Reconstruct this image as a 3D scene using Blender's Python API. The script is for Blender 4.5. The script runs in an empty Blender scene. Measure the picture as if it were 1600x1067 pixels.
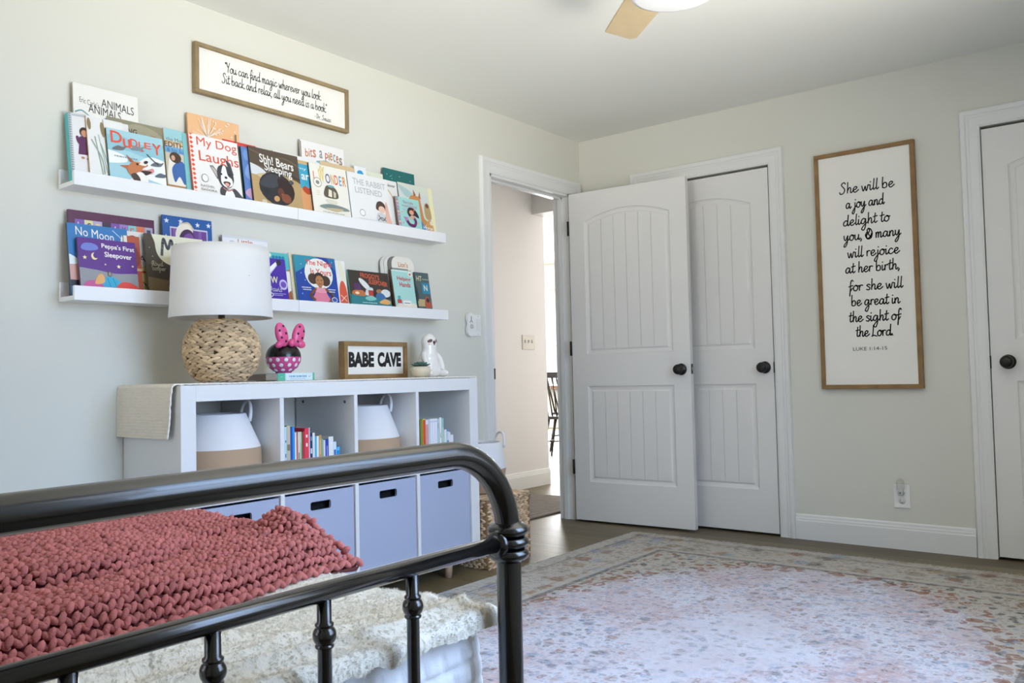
import bpy, math, random
from mathutils import Vector, Matrix, noise
from mathutils.geometry import tessellate_polygon
S = bpy.context.scene
COL = S.collection
random.seed(7)
PI = math.pi
R = math.radians

# ------------------------------------------------------------------ camera
cam = bpy.data.objects.new('camera', bpy.data.cameras.new('camera'))
COL.objects.link(cam)
cam.data.sensor_width = 36.0
cam.data.lens = 1310.07 / 1600 * 36
cam.data.clip_start = 0.05
_r = Vector((0.78361731, 0.62083328, -0.02258205)); _u = Vector((0.04146905, -0.01600451, 0.9990116)); _f = Vector((-0.61985823, 0.78377924, 0.03828677))
_m = Matrix((_r, _u, -_f)).transposed().to_4x4()
_m.translation = Vector((2.99283, -4.53114, 0.92399))
cam.matrix_world = _m
S.camera = cam

# ------------------------------------------------------------------ light
S.view_settings.view_transform = 'Standard'
S.view_settings.look = 'None'
S.view_settings.gamma = 1
S.view_settings.use_curve_mapping = False
S.view_settings.exposure = 0.0
W = bpy.data.worlds.new('world'); S.world = W; W.use_nodes = True
W.node_tree.nodes['Background'].inputs[0].default_value = (0.80, 0.88, 1.0, 1)
W.node_tree.nodes['Background'].inputs[1].default_value = 2.8

def area(name, loc, target, sx, sy, watts, col):
    l = bpy.data.lights.new(name, 'AREA'); l.shape = 'RECTANGLE'; l.size = sx; l.size_y = sy
    l.energy = watts; l.color = col
    o = bpy.data.objects.new(name, l); COL.objects.link(o); o.location = loc
    o.rotation_euler = (Vector(target) - Vector(loc)).to_track_quat('-Z', 'Z').to_euler()
    return o
WIN_Y0, WIN_Y1, WIN_Z0, WIN_Z1, XR = -3.55, -1.75, 0.65, 2.1, 3.38
_wy, _wz = (WIN_Y0 + WIN_Y1) / 2, (WIN_Z0 + WIN_Z1) / 2
YB_ = -5.5
def window_light(name, up, watts, col, spread, aim=.17):
    o = area(name, (XR + .14, _wy, _wz), (XR - 1, _wy + aim, _wz + math.tan(R(up))), 1.7, 1.36, watts, col); o.data.spread = R(spread); return o
window_light('window_sky_light', -38, 36, (0.38, 0.60, 1.0), 108, .02)      # blue sky, coming in level and down
window_light('ceiling_fill_light', 47, 46, (1.0, 0.965, 0.88), 96, .18)     # added warm fill aimed up, brightens ceiling and upper walls
_w = area('added_front_fill', (.95, YB_ - .14, 1.45), (.35, -.2, 2.35), 1.0, 1.3, 3.0, (1.0, 0.97, 0.90)); _w.data.spread = R(46)  # added fill from behind the camera, lifts the doors and far ceiling
area('dining_window_daylight', (-4.2, 6.98, 1.4), (-2.6, 2.5, .9), 3.4, 1.5, 800, (0.97, 0.98, 1.0))

# ------------------------------------------------------------------ materials
MATS = {}
def lin(h):
    if isinstance(h, str):
        h = h.lstrip('#'); c = [int(h[i:i + 2], 16) / 255 for i in (0, 2, 4)]
        return tuple((x / 12.92 if x <= .04045 else ((x + .055) / 1.055) ** 2.4) for x in c)
    return tuple(h)
def M(name, col, rough=.6, metal=0., bump=0., bscale=200., var=0., vscale=8., spec=.5, coat=0., attr=None, stretch=(1, 1, 1)):
    if name in MATS: return MATS[name]
    m = bpy.data.materials.new(name); m.use_nodes = True; MATS[name] = m
    nt = m.node_tree; b = nt.nodes['Principled BSDF']; c = lin(col)
    b.inputs['Base Color'].default_value = (*c, 1); b.inputs['Roughness'].default_value = rough
    b.inputs['Metallic'].default_value = metal; b.inputs['Specular IOR Level'].default_value = spec
    b.inputs['Coat Weight'].default_value = coat
    if bump or var or attr:
        tc = nt.nodes.new('ShaderNodeTexCoord'); mp = nt.nodes.new('ShaderNodeMapping'); mp.inputs['Scale'].default_value = stretch
        nt.links.new(tc.outputs['Object'], mp.inputs['Vector'])
    if var or attr:
        n = nt.nodes.new('ShaderNodeTexNoise'); n.inputs['Scale'].default_value = vscale; n.inputs['Detail'].default_value = 5
        nt.links.new(mp.outputs[0], n.inputs['Vector'])
        mx = nt.nodes.new('ShaderNodeMix'); mx.data_type = 'RGBA'
        mx.inputs['A'].default_value = (*[x * (1 - var) for x in c], 1); mx.inputs['B'].default_value = (*[min(1, x * (1 + var)) for x in c], 1)
        fac = n.outputs['Fac']
        if attr:
            at = nt.nodes.new('ShaderNodeAttribute'); at.attribute_name = attr
            ad = nt.nodes.new('ShaderNodeMath'); ad.operation = 'MULTIPLY_ADD'; ad.inputs[1].default_value = .45
            nt.links.new(n.outputs['Fac'], ad.inputs[0]); 
            sc = nt.nodes.new('ShaderNodeMath'); sc.operation = 'MULTIPLY'; sc.inputs[1].default_value = .7
            nt.links.new(at.outputs['Fac'], sc.inputs[0]); nt.links.new(sc.outputs[0], ad.inputs[2]); fac = ad.outputs[0]
        nt.links.new(fac, mx.inputs['Factor']); nt.links.new(mx.outputs['Result'], b.inputs['Base Color'])
    if bump:
        n2 = nt.nodes.new('ShaderNodeTexNoise'); n2.inputs['Scale'].default_value = bscale; n2.inputs['Detail'].default_value = 3
        nt.links.new(mp.outputs[0], n2.inputs['Vector'])
        bp = nt.nodes.new('ShaderNodeBump'); bp.inputs['Strength'].default_value = bump; bp.inputs['Distance'].default_value = .002
        nt.links.new(n2.outputs['Fac'], bp.inputs['Height']); nt.links.new(bp.outputs[0], b.inputs['Normal'])
    return m
def P(col, rough=.45):                       # plain printed ink / paint of one colour
    return M('ink_' + col.lstrip('#') + ('' if rough == .45 else '_r%d' % int(rough * 100)), col, rough)

m_wall = M('greige_wall_paint', '#dbdacf', .75, bump=.06, bscale=260)
m_ceil = M('white_ceiling_paint', '#edede6', .85, bump=.08, bscale=200)
m_trim = M('white_trim_paint', '#e6e6e3', .38)
m_door = M('white_door_paint', '#e6e4e0', .42)
m_hall = M('hall_wall_paint', '#ebe8e5', .75)
m_white = M('white_laminate', '#e2e1df', .4)
m_black = M('black_metal', '#050405', .24, 0., spec=.7, coat=.4)
m_knob = M('oil_rubbed_bronze', '#2a2826', .38, .5)
m_fwood = M('weathered_frame_wood', '#93805c', .7, var=.45, vscale=14, bump=.3, bscale=60, stretch=(1, 1, 1))
m_fwood2 = M('brown_frame_wood', '#8f6f45', .65, var=.5, vscale=16, bump=.3, bscale=60)
m_legwood = M('pale_leg_wood', '#b79a80', .5, var=.15)
m_fanwood = M('maple_blade', '#d3bd95', .5, var=.12, vscale=20, stretch=(1, 1, 1))
m_sign = M('sign_board_white', '#f0eee6', .6)
m_ink = P('#1c1b1c')

# ------------------------------------------------------------------ mesh helpers
class MB:
    def __init__(s): s.v = []; s.f = []; s.m = []; s.s = []; s.a = None
    def add(s, vs, fs, mi=0, smooth=False, a=None):
        o = len(s.v); s.v += [tuple(x) for x in vs]
        for f in fs: s.f.append([i + o for i in f]); s.m.append(mi); s.s.append(smooth)
        if a is not None:
            if s.a is None: s.a = [0.5] * o
            s.a += [a] * len(vs)
        elif s.a is not None: s.a += [.5] * len(vs)
        return s
    def box(s, x0, x1, y0, y1, z0, z1, mi=0):
        vs = [(x, y, z) for x in (x0, x1) for y in (y0, y1) for z in (z0, z1)]
        return s.add(vs, [(0, 1, 3, 2), (4, 6, 7, 5), (0, 4, 5, 1), (2, 3, 7, 6), (0, 2, 6, 4), (1, 5, 7, 3)], mi)
    def lathe(s, prof, c=(0, 0, 0), n=32, mi=0, axis='z', smooth=True, cap=True):
        vs = []; fs = []
        for r, h in prof:
            for k in range(n):
                a = 2 * PI * k / n; p = (r * math.cos(a), r * math.sin(a), h)
                if axis == 'x': p = (p[2], p[0], p[1])
                if axis == 'y': p = (p[1], p[2], p[0])
                vs.append((p[0] + c[0], p[1] + c[1], p[2] + c[2]))
        for i in range(len(prof) - 1):
            for k in range(n):
                fs.append((i * n + k, i * n + (k + 1) % n, (i + 1) * n + (k + 1) % n, (i + 1) * n + k))
        s.add(vs, fs, mi, smooth)
        if cap:
            o = len(s.v) - len(vs)
            for base, rev in ((0, True), ((len(prof) - 1) * n, False)):
                f = [o + base + k for k in range(n)]
                if prof[0 if rev else -1][0] > 1e-6: s.f.append(f[::-1] if rev else f); s.m.append(mi); s.s.append(False)
        return s
    def tube(s, pts, rad, n=12, mi=0, closed=False, cap=True):
        pts = [Vector(p) for p in pts]; N = len(pts); vs = []; fs = []
        rads = rad if isinstance(rad, (list, tuple)) else [rad] * N
        up = None
        for i, p in enumerate(pts):
            if closed: t = pts[(i + 1) % N] - pts[i - 1]
            else: t = pts[min(i + 1, N - 1)] - pts[max(i - 1, 0)]
            t.normalize()
            if up is None:
                up = Vector((0, 0, 1)) if abs(t.z) < .9 else Vector((1, 0, 0))
            x = t.cross(up); x.normalize(); y = x.cross(t); y.normalize(); up = y
            for k in range(n):
                a = 2 * PI * k / n
                vs.append(p + x * math.cos(a) * rads[i] + y * math.sin(a) * rads[i])
        for i in range(N if closed else N - 1):
            j = (i + 1) % N
            for k in range(n): fs.append((i * n + k, i * n + (k + 1) % n, j * n + (k + 1) % n, j * n + k))
        s.add(vs, fs, mi, True)
        if cap and not closed:
            o = len(s.v) - len(vs)
            s.f.append([o + k for k in range(n)][::-1]); s.m.append(mi); s.s.append(False)
            s.f.append([o + (N - 1) * n + k for k in range(n)]); s.m.append(mi); s.s.append(False)
        return s
    def ell(s, c, ax, ay, az, nu=12, nv=8, mi=0, a=None):
        c = Vector(c); ax = Vector(ax); ay = Vector(ay); az = Vector(az)
        vs = [c - az]; fs = []
        for i in range(1, nv):
            t = PI * i / nv
            for k in range(nu):
                p = 2 * PI * k / nu
                vs.append(c + ax * math.sin(t) * math.cos(p) + ay * math.sin(t) * math.sin(p) - az * math.cos(t))
        vs.append(c + az)
        for k in range(nu):
            fs.append((0, 1 + (k + 1) % nu, 1 + k)); b = 1 + (nv - 2) * nu
            fs.append((b + k, b + (k + 1) % nu, len(vs) - 1))
        for i in range(nv - 2):
            for k in range(nu):
                q = 1 + i * nu
                fs.append((q + k, q + (k + 1) % nu, q + nu + (k + 1) % nu, q + nu + k))
        return s.add(vs, fs, mi, True, a)
    def grid(s, fn, nu, nv, mi=0, smooth=True):
        vs = [fn(i / nu, j / nv) for j in range(nv + 1) for i in range(nu + 1)]
        fs = [(j * (nu + 1) + i, j * (nu + 1) + i + 1, (j + 1) * (nu + 1) + i + 1, (j + 1) * (nu + 1) + i) for j in range(nv) for i in range(nu)]
        return s.add(vs, fs, mi, smooth)
    def prism(s, poly, n0, n1, fn, mi=0):
        """extrude a polygon of (a, b) between heights n0, n1; fn(a, b, n) -> xyz"""
        tri = tessellate_polygon([[Vector((a, b, 0)) for a, b in poly]])
        N = len(poly); vs = [fn(a, b, n0) for a, b in poly] + [fn(a, b, n1) for a, b in poly]
        fs = [tuple(t[::-1]) for t in tri] + [tuple(i + N for i in t) for t in tri]
        fs += [(i, (i + 1) % N, N + (i + 1) % N, N + i) for i in range(N)]
        return s.add(vs, fs, mi)
    def build(s, name, mats, parent=None, bevel=0., local=False, seg=2, solid=0., fixn=True):
        if not isinstance(mats, (list, tuple)): mats = [mats]
        off = Vector((0, 0, 0))
        if parent is not None and not local:
            p = parent
            while p is not None: off += Vector(p.location); p = p.parent
        me = bpy.data.meshes.new(name)
        me.from_pydata([(x - off.x, y - off.y, z - off.z) for x, y, z in s.v], [], s.f)
        for m in mats: me.materials.append(m)
        me.polygons.foreach_set('material_index', s.m); me.polygons.foreach_set('use_smooth', s.s)
        if s.a is not None:
            at = me.attributes.new('tint', 'FLOAT', 'POINT'); at.data.foreach_set('value', s.a)
        if fixn:
            import bmesh
            bm = bmesh.new(); bm.from_mesh(me); bmesh.ops.recalc_face_normals(bm, faces=bm.faces); bm.to_mesh(me); bm.free()
        me.update()
        o = bpy.data.objects.new(name, me); COL.objects.link(o)
        if parent is not None: o.parent = parent
        if bevel:
            b = o.modifiers.new('bevel', 'BEVEL'); b.width = bevel; b.segments = seg; b.limit_method = 'ANGLE'; b.angle_limit = R(40)
        return o
def tag(o, label=None, cat=None, group=None, kind=None):
    if label: o['label'] = label
    if cat: o['category'] = cat
    if group: o['group'] = group
    if kind: o['kind'] = kind
    return o
def thing(name, label, cat, loc=(0, 0, 0), group=None, rot=None):
    o = bpy.data.objects.new(name, None); COL.objects.link(o); o.location = loc; o.empty_display_size = .05
    if rot: o.rotation_euler = rot
    return tag(o, label, cat, group)
def struct(o, label=None, cat=None):
    o['kind'] = 'structure'
    return tag(o, label, cat)
def cat_rom(pts, n=6, closed=False):
    P_ = [Vector((*p, 0)) if len(p) == 2 else Vector(p) for p in pts]; N = len(P_); out = []
    rng = N if closed else N - 1
    for i in range(rng):
        p0 = P_[i - 1] if (closed or i > 0) else P_[0]; p1 = P_[i]; p2 = P_[(i + 1) % N]
        p3 = P_[(i + 2) % N] if (closed or i + 2 < N) else P_[-1]
        for k in range(n):
            t = k / n
            out.append(.5 * ((2 * p1) + (p2 - p0) * t + (2 * p0 - 5 * p1 + 4 * p2 - p3) * t * t + (3 * p1 - p0 - 3 * p2 + p3) * t ** 3))
    if not closed: out.append(P_[-1])
    return out
def fbm(x, y, z=0., o=4): return noise.fractal(Vector((x, y, z)), 1.0, 2.0, o)

# ------------------------------------------------------------------ lettering
# hand-drawn single-line letters: (advance, strokes), x-height 1, ascender 2, descender -1
G = {
'a': (1.15, [[(.82, .8), (.5, 1), (.12, .6), (.15, .1), (.5, .08), (.8, .6), (.85, .92), (.8, .3), (.95, 0), (1.2, .3)]]),
'b': (1.0, [[(.18, 2), (.1, 1), (.1, .05)], [(.1, .45), (.4, .95), (.75, .8), (.75, .2), (.4, 0), (.1, .12)]]),
'c': (.95, [[(.78, .8), (.5, 1), (.12, .6), (.15, .15), (.5, 0), (.98, .35)]]),
'd': (1.15, [[(.8, .8), (.5, .95), (.1, .55), (.15, .1), (.5, .05), (.8, .5), (.98, 2.0)], [(.98, 2), (.82, .5), (.92, 0), (1.2, .3)]]),
'e': (.95, [[(.05, .4), (.5, .52), (.72, .85), (.45, 1), (.12, .6), (.2, .1), (.5, 0), (1.0, .4)]]),
'f': (.72, [[(.8, 1.75), (.62, 2), (.38, 1.6), (.25, .3), (.12, -.95)], [(.12, -.95), (.2, -.2), (.6, .5)], [(0, .8), (.75, 1.0)]]),
'g': (1.15, [[(.82, .8), (.5, 1), (.12, .6), (.15, .12), (.5, .1), (.82, .7)], [(.86, .95), (.8, -.3), (.5, -1.1), (.12, -.95), (.5, -.3), (1.2, .3)]]),
'h': (1.02, [[(.25, 2), (.12, 0)], [(.12, .3), (.45, .95), (.7, .8), (.65, .15), (.82, 0), (1.05, .28)]]),
'i': (.5, [[(.15, .95), (.1, .2), (.25, 0), (.52, .28)], [(.2, 1.42), (.23, 1.52)]]),
'j': (.6, [[(.35, .95), (.25, -.4), (-.05, -1.1), (-.32, -.9), (.1, -.2), (.62, .32)], [(.42, 1.42), (.45, 1.52)]]),
'k': (.92, [[(.18, 2), (.1, 0)], [(.72, .98), (.12, .45), (.75, 0), (.95, .18)]]),
'l': (.5, [[(.32, 2), (.15, .35), (.25, 0), (.52, .28)]]),
'm': (1.35, [[(.12, .95), (.1, 0)], [(.1, .4), (.35, .95), (.55, .8), (.5, 0)], [(.5, .4), (.8, .95), (1.0, .8), (.95, .15), (1.1, 0), (1.35, .28)]]),
'n': (1.02, [[(.12, .95), (.1, 0)], [(.1, .4), (.45, .95), (.7, .8), (.65, .15), (.8, 0), (1.05, .28)]]),
'o': (1.0, [[(.5, 1), (.12, .65), (.15, .12), (.5, 0), (.82, .4), (.75, .9), (.48, 1), (.7, .82), (1.05, .88)]]),
'r': (.7, [[(.12, .95), (.1, 0)], [(.1, .5), (.35, .95), (.7, .88)]]),
's': (.78, [[(.68, .85), (.42, 1), (.15, .78), (.6, .35), (.45, 0), (.02, .1)]]),
't': (.62, [[(.38, 1.75), (.2, .35), (.35, 0), (.65, .25)], [(-.02, 1.1), (.7, 1.22)]]),
'u': (1.08, [[(.12, .95), (.1, .2), (.35, 0), (.7, .4), (.8, .95)], [(.8, .95), (.74, .2), (.9, 0), (1.1, .28)]]),
'v': (.9, [[(.05, .95), (.36, 0), (.72, .9), (.95, .88)]]),
'w': (1.28, [[(.05, .95), (.2, .08), (.35, .08), (.6, .8), (.7, .08), (.85, .08), (1.08, .95), (1.3, .9)]]),
'x': (.85, [[(.08, .95), (.3, .7), (.55, .1), (.8, .05)], [(.78, .95), (.08, 0)]]),
'y': (1.1, [[(.12, .95), (.14, .3), (.42, .1), (.78, .9)], [(.82, .95), (.66, -.4), (.28, -1.1), (.02, -.95), (.5, -.25), (1.12, .3)]]),
'p': (1.0, [[(.12, .95), (.05, -1)], [(.1, .5), (.45, 1), (.78, .7), (.6, .1), (.1, .1)]]),
'S': (1.15, [[(1.0, 1.75), (.72, 2.05), (.3, 1.65), (.8, .8), (.6, .1), (.1, -.05), (-.05, .3)]]),
'L': (1.0, [[(.35, 2.0), (.15, .2), (-.05, -.05), (.4, .1), (.95, -.08)]]),
'Y': (.95, [[(.05, 1.95), (.2, 1.15), (.5, 1.2)], [(.9, 2), (.5, 1.0), (.32, 0)]]),
'D': (1.1, [[(.15, 1.9), (.1, 0)], [(-.05, 1.9), (.7, 1.7), (.85, .7), (.1, 0)]]),
'M': (1.5, [[(.1, 0), (.35, 1.9), (.6, .5), (1.0, 1.9), (1.1, .5), (1.35, 0)]]),
'T': (1.1, [[(0, 1.8), (.5, 1.95), (1.1, 1.85)], [(.6, 1.9), (.45, 0)]]),
'F': (1.0, [[(.2, 1.9), (.1, 0)], [(.1, 1.9), (.95, 1.95)], [(.12, 1.05), (.7, 1.1)]]),
'C': (1.1, [[(1.0, 1.6), (.6, 1.95), (.1, 1.1), (.4, .05), (1.0, .35)]]),
'&': (1.35, [[(1.15, .1), (.55, .9), (.4, 1.6), (.75, 1.75), (.8, 1.3), (.25, .6), (.4, 0), (.95, .35), (1.2, .9)], [(.35, 1.2), (.05, .6), (.4, -.05), (1.0, .05), (1.3, .8), (1.1, 1.6), (.6, 1.9)]]),
',': (.4, [[(.2, .1), (.18, -.05), (.05, -.35)]]), '.': (.4, [[(.1, 0), (.16, .05)]]),
'"': (.5, [[(.1, 1.9), (.08, 1.6)], [(.3, 1.9), (.28, 1.6)]]), '-': (.5, [[(.05, .6), (.45, .6)]]), ' ': (.55, []),
}
def ribbon(pts, w):
    """flat stroke: list of convex 2-D polygons"""
    out = []
    for p, q in zip(pts[:-1], pts[1:]):
        d = Vector((q[0] - p[0], q[1] - p[1]))
        if d.length < 1e-9: continue
        d.normalize(); n = Vector((-d.y, d.x)) * w / 2; e = d * w * .28
        out.append([(p[0] + n.x - e.x, p[1] + n.y - e.y), (p[0] - n.x - e.x, p[1] - n.y - e.y), (q[0] - n.x + e.x, q[1] - n.y + e.y), (q[0] + n.x + e.x, q[1] + n.y + e.y)])
    return out
def script_strokes(txt):
    x = 0; out = []
    for ch in txt:
        adv, st = G.get(ch, G[' '])
        for s_ in st: out.append([(p.x + x, p.y) for p in cat_rom([(a, b) for a, b in s_], 6)])
        x += adv
    return out, x
_TC = {}
def font_tris(txt, bold=0.):
    if 'M' in txt or 'm' in txt: bold = 0.
    k = (txt, bold)
    if k in _TC: return _TC[k]
    cu = bpy.data.curves.new('t', 'FONT'); cu.body = txt; cu.offset = bold; cu.resolution_u = 3
    o = bpy.data.objects.new('t', cu); COL.objects.link(o)
    me = bpy.data.meshes.new_from_object(o.evaluated_get(bpy.context.evaluated_depsgraph_get()))
    v = [(p.co.x, p.co.y) for p in me.vertices]; f = [tuple(p.vertices) for p in me.polygons]
    bpy.data.objects.remove(o); bpy.data.curves.remove(cu); bpy.data.meshes.remove(me)
    _TC[k] = (v, f); return v, f
def clip(poly, lo=(0, 0), hi=(1, 1)):
    for ax, val, sg in ((0, lo[0], 1), (0, hi[0], -1), (1, lo[1], 1), (1, hi[1], -1)):
        out = []
        for i in range(len(poly)):
            p, q = poly[i - 1], poly[i]; dp = (p[ax] - val) * sg; dq = (q[ax] - val) * sg
            if (dp >= 0) != (dq >= 0):
                t = dp / (dp - dq); out.append((p[0] + (q[0] - p[0]) * t, p[1] + (q[1] - p[1]) * t))
            if dq >= 0: out.append(q)
        poly = out
        if not poly: return poly
    return poly
class Art:
    """flat printed shapes on a sheet: coordinates 0..1 across and up"""
    def __init__(s, w, h, fn, step=.00012, base=.0003):
        s.mb = MB(); s.w = w; s.h = h; s.fn = fn; s.k = 0; s.step = step; s.base = base; s.mats = []; s.rev = {}
    def mi(s, col, r=.45):
        m = P(col, r) if isinstance(col, str) else col
        if m.name not in s.rev: s.rev[m.name] = len(s.mats); s.mats.append(m)
        return s.rev[m.name]
    def raw(s, vs, fs, col):
        n = s.base + s.step * s.k
        s.mb.add([s.fn(a * s.w, b * s.h, n) for a, b in vs], fs, s.mi(col))
    def poly(s, pts, col, nxt=True):
        pts = clip(pts)
        if len(pts) >= 3:
            tri = tessellate_polygon([[Vector((a, b, 0)) for a, b in pts]]); s.raw(pts, [tuple(t) for t in tri], col)
        if nxt: s.k += 1
    def rect(s, a0, b0, a1, b1, col): s.poly([(a0, b0), (a1, b0), (a1, b1), (a0, b1)], col)
    def ell(s, a, b, ra, rb, col, rot=0, n=20):
        c, d = math.cos(R(rot)), math.sin(R(rot)); asp = s.w / s.h; pts = []
        for k in range(n):
            x = ra * math.cos(2 * PI * k / n); y = rb * math.sin(2 * PI * k / n) / asp
            pts.append((a + x * c - y * d, b + (x * d + y * c) * asp))
        s.poly(pts, col)
    def blob(s, pts, col): s.poly([(p.x, p.y) for p in cat_rom(pts, 5, True)], col)
    def line(s, pts, wd, col, smooth=True):
        q = [(p.x, p.y) for p in cat_rom(pts, 6)] if smooth else pts
        asp = s.h / s.w
        for poly in ribbon([(x, y * asp) for x, y in q], wd):
            s.poly([(x, y / asp) for x, y in poly], col, False)
        s.k += 1
    def text(s, txt, a0, b0, a1, b1, col, bold=.0, slant=0.):
        v, f = font_tris(txt, bold if bold > .05 else bold * .5)
        if not v: return
        x0 = min(p[0] for p in v); x1 = max(p[0] for p in v); y0 = min(p[1] for p in v); y1 = max(p[1] for p in v)
        s.raw([(a0 + (a1 - a0) * (x - x0) / (x1 - x0), b0 + (b1 - b0) * (y - y0) / (y1 - y0) + slant * (x - x0) / (x1 - x0)) for x, y in v], f, col); s.k += 1
    def hand(s, txt, a0, b0, a1, xh, wd, col):
        """script line: baseline b0 (fraction), from a0 to a1, x-height xh (fraction of h), stroke width wd (fraction of w)"""
        st, L = script_strokes(txt); asp = s.h / s.w
        for q in st:
            for poly in ribbon([(a0 + (a1 - a0) * x / L, (b0 + y * xh) * asp) for x, y in q], wd):
                s.poly([(x, y / asp) for x, y in poly], col, False)
        s.k += 1
    def fineprint(s, a0, b0, a1, b1, col):         # unreadable small print: short dashes
        x = a0; k = 0
        while x < a1: w = (a1 - a0) * (.05 + .04 * ((k * 7) % 3)); s.poly([(x, b0), (min(a1, x + w), b0), (min(a1, x + w), b0 + (b1 - b0) * .7), (x, b0 + (b1 - b0) * .7)], col, False); x += w + (a1 - a0) * .03; k += 1
        s.k += 1
    def star(s, a, b, r, col, n=5):
        asp = s.w / s.h
        s.poly([(a + r * (1 if i % 2 == 0 else .42) * math.sin(PI * i / n), b + r * (1 if i % 2 == 0 else .42) * math.cos(PI * i / n) * asp) for i in range(2 * n)], col)
    def build(s, name, parent, local=False): return s.mb.build(name, s.mats, parent, local=local, fixn=False)

# ================================================================== THE ROOM
H = 2.417
YB = -5.5
DY0, DY1, DZ = -.925, -.126, 2.055            # doorway in the left wall
CX0, CX1 = .462, 1.254                       # closet doorway in the back wall
RX0, RX1 = 2.300, 3.090                      # right doorway in the back wall
# floor: wood-look planks running along the back wall
def floor_material():
    m = bpy.data.materials.new('plank_floor'); m.use_nodes = True; nt = m.node_tree; b = nt.nodes['Principled BSDF']
    tc = nt.nodes.new('ShaderNodeTexCoord'); br = nt.nodes.new('ShaderNodeTexBrick')
    br.offset = .37; br.inputs['Scale'].default_value = 1; br.inputs['Brick Width'].default_value = 1.22; br.inputs['Row Height'].default_value = .18
    br.inputs['Mortar Size'].default_value = .0012; br.inputs['Mortar Smooth'].default_value = .3; br.inputs['Bias'].default_value = 0
    br.inputs['Color1'].default_value = (*lin('#5e5138'), 1); br.inputs['Color2'].default_value = (*lin('#7d6f52'), 1); br.inputs['Mortar'].default_value = (*lin('#443a2c'), 1)
    nt.links.new(tc.outputs['Object'], br.inputs['Vector'])
    mp = nt.nodes.new('ShaderNodeMapping'); mp.inputs['Scale'].default_value = (1.2, 14, 1); nt.links.new(tc.outputs['Object'], mp.inputs['Vector'])
    n = nt.nodes.new('ShaderNodeTexNoise'); n.inputs['Scale'].default_value = 2.2; n.inputs['Detail'].default_value = 7; n.inputs['Roughness'].default_value = .65; n.inputs['Distortion'].default_value = .6
    nt.links.new(mp.outputs[0], n.inputs['Vector'])
    rp = nt.nodes.new('ShaderNodeValToRGB'); rp.color_ramp.elements[0].position = .3; rp.color_ramp.elements[1].position = .72
    rp.color_ramp.elements[0].color = (.55, .54, .52, 1); rp.color_ramp.elements[1].color = (1.12, 1.1, 1.06, 1)
    nt.links.new(n.outputs['Fac'], rp.inputs[0])
    mx = nt.nodes.new('ShaderNodeMix'); mx.data_type = 'RGBA'; mx.blend_type = 'MULTIPLY'; mx.inputs['Factor'].default_value = 1
    nt.links.new(br.outputs['Color'], mx.inputs['A']); nt.links.new(rp.outputs[0], mx.inputs['B']); nt.links.new(mx.outputs['Result'], b.inputs['Base Color'])
    b.inputs['Roughness'].default_value = .40; b.inputs['Specular IOR Level'].default_value = .32
    bp = nt.nodes.new('ShaderNodeBump'); bp.inputs['Strength'].default_value = .15; bp.inputs['Distance'].default_value = .002
    nt.links.new(br.outputs['Fac'], bp.inputs['Height']); bp.invert = True; nt.links.new(bp.outputs[0], b.inputs['Normal'])
    return m
struct(MB().box(-6.5, XR + .15, YB - .15, 7.2, -.1, 0).build('floor', floor_material()))
c = MB().box(-.115, XR + .15, YB - .15, .15, H, H + .1)
struct(c.build('ceiling', m_ceil))
struct(MB().box(-6.5, -.115, -2.2, 1.03, H, H + .1).build('ceiling_hall', m_ceil))
struct(MB().box(-6.5, .4, 1.03, 7.2, 2.75, 2.85).build('ceiling_dining', m_ceil))
w = MB()
w.box(-.115, 0, YB - .15, DY0, 0, H); w.box(-.115, 0, DY0, DY1, DZ, H); w.box(-.115, 0, DY1, .115, 0, H)
struct(w.build('wall_left', m_wall))
w = MB()
for a, b_ in ((0, CX0), (CX1, RX0), (RX1, XR + .15)): w.box(a, b_, 0, .115, 0, H)
for a, b_ in ((CX0, CX1), (RX0, RX1)):
    w.box(a, b_, 0, .115, DZ, H); w.box(a, b_, .07, .115, 0, DZ)
struct(w.build('wall_back', m_wall))
w = MB()
w.box(XR, XR + .15, YB - .15, WIN_Y0, 0, H); w.box(XR, XR + .15, WIN_Y1, 0, 0, H)
w.box(XR, XR + .15, WIN_Y0, WIN_Y1, 0, WIN_Z0); w.box(XR, XR + .15, WIN_Y0, WIN_Y1, WIN_Z1, H)
struct(w.build('wall_right', m_wall))
w = MB(); w.box(0, .4, YB - .15, YB, 0, H); w.box(1.5, XR, YB - .15, YB, 0, H); w.box(.4, 1.5, YB - .15, YB, 0, .75); w.box(.4, 1.5, YB - .15, YB, 2.15, H)
struct(w.build('wall_front', m_wall))
# hall and dining room beyond the doorway
HX = -1.15
w = MB(); w.box(HX - .11, HX, -2.2, 1.17, 0, 2.42)
struct(w.build('wall_hall', m_hall))
w = MB(); w.box(HX, -.115, 1.01, 1.17, 2.24, 2.75)
struct(w.build('trim_hall_header', m_hall))
struct(MB().box(HX, -.115, -2.3, -2.2, 0, H).build('wall_hall_end', m_hall))
struct(MB().box(-.115, -.0, .115, 7.2, 0, 2.85).build('wall_hall_side', m_hall))
struct(MB().box(-6.6, HX - .11, 1.06, 1.17, 0, 2.85).build('wall_dining_front', m_hall))
w = MB(); w.box(-6.6, -5.9, 7.0, 7.15, 0, 2.85); w.box(-2.3, 0, 7.0, 7.15, 0, 2.85); w.box(-5.9, -2.3, 7.0, 7.15, 0, .62); w.box(-5.9, -2.3, 7.0, 7.15, 2.15, 2.85)
struct(w.build('wall_dining_back', m_hall))
struct(MB().box(-6.6, -6.5, 1.06, 7.15, 0, 2.85).build('wall_dining_left', m_hall))
struct(MB().box(-6.5, -.115, 6.9, 7.0, 2.33, 2.75).build('trim_dining_cornice', m_trim, bevel=.01))

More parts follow.
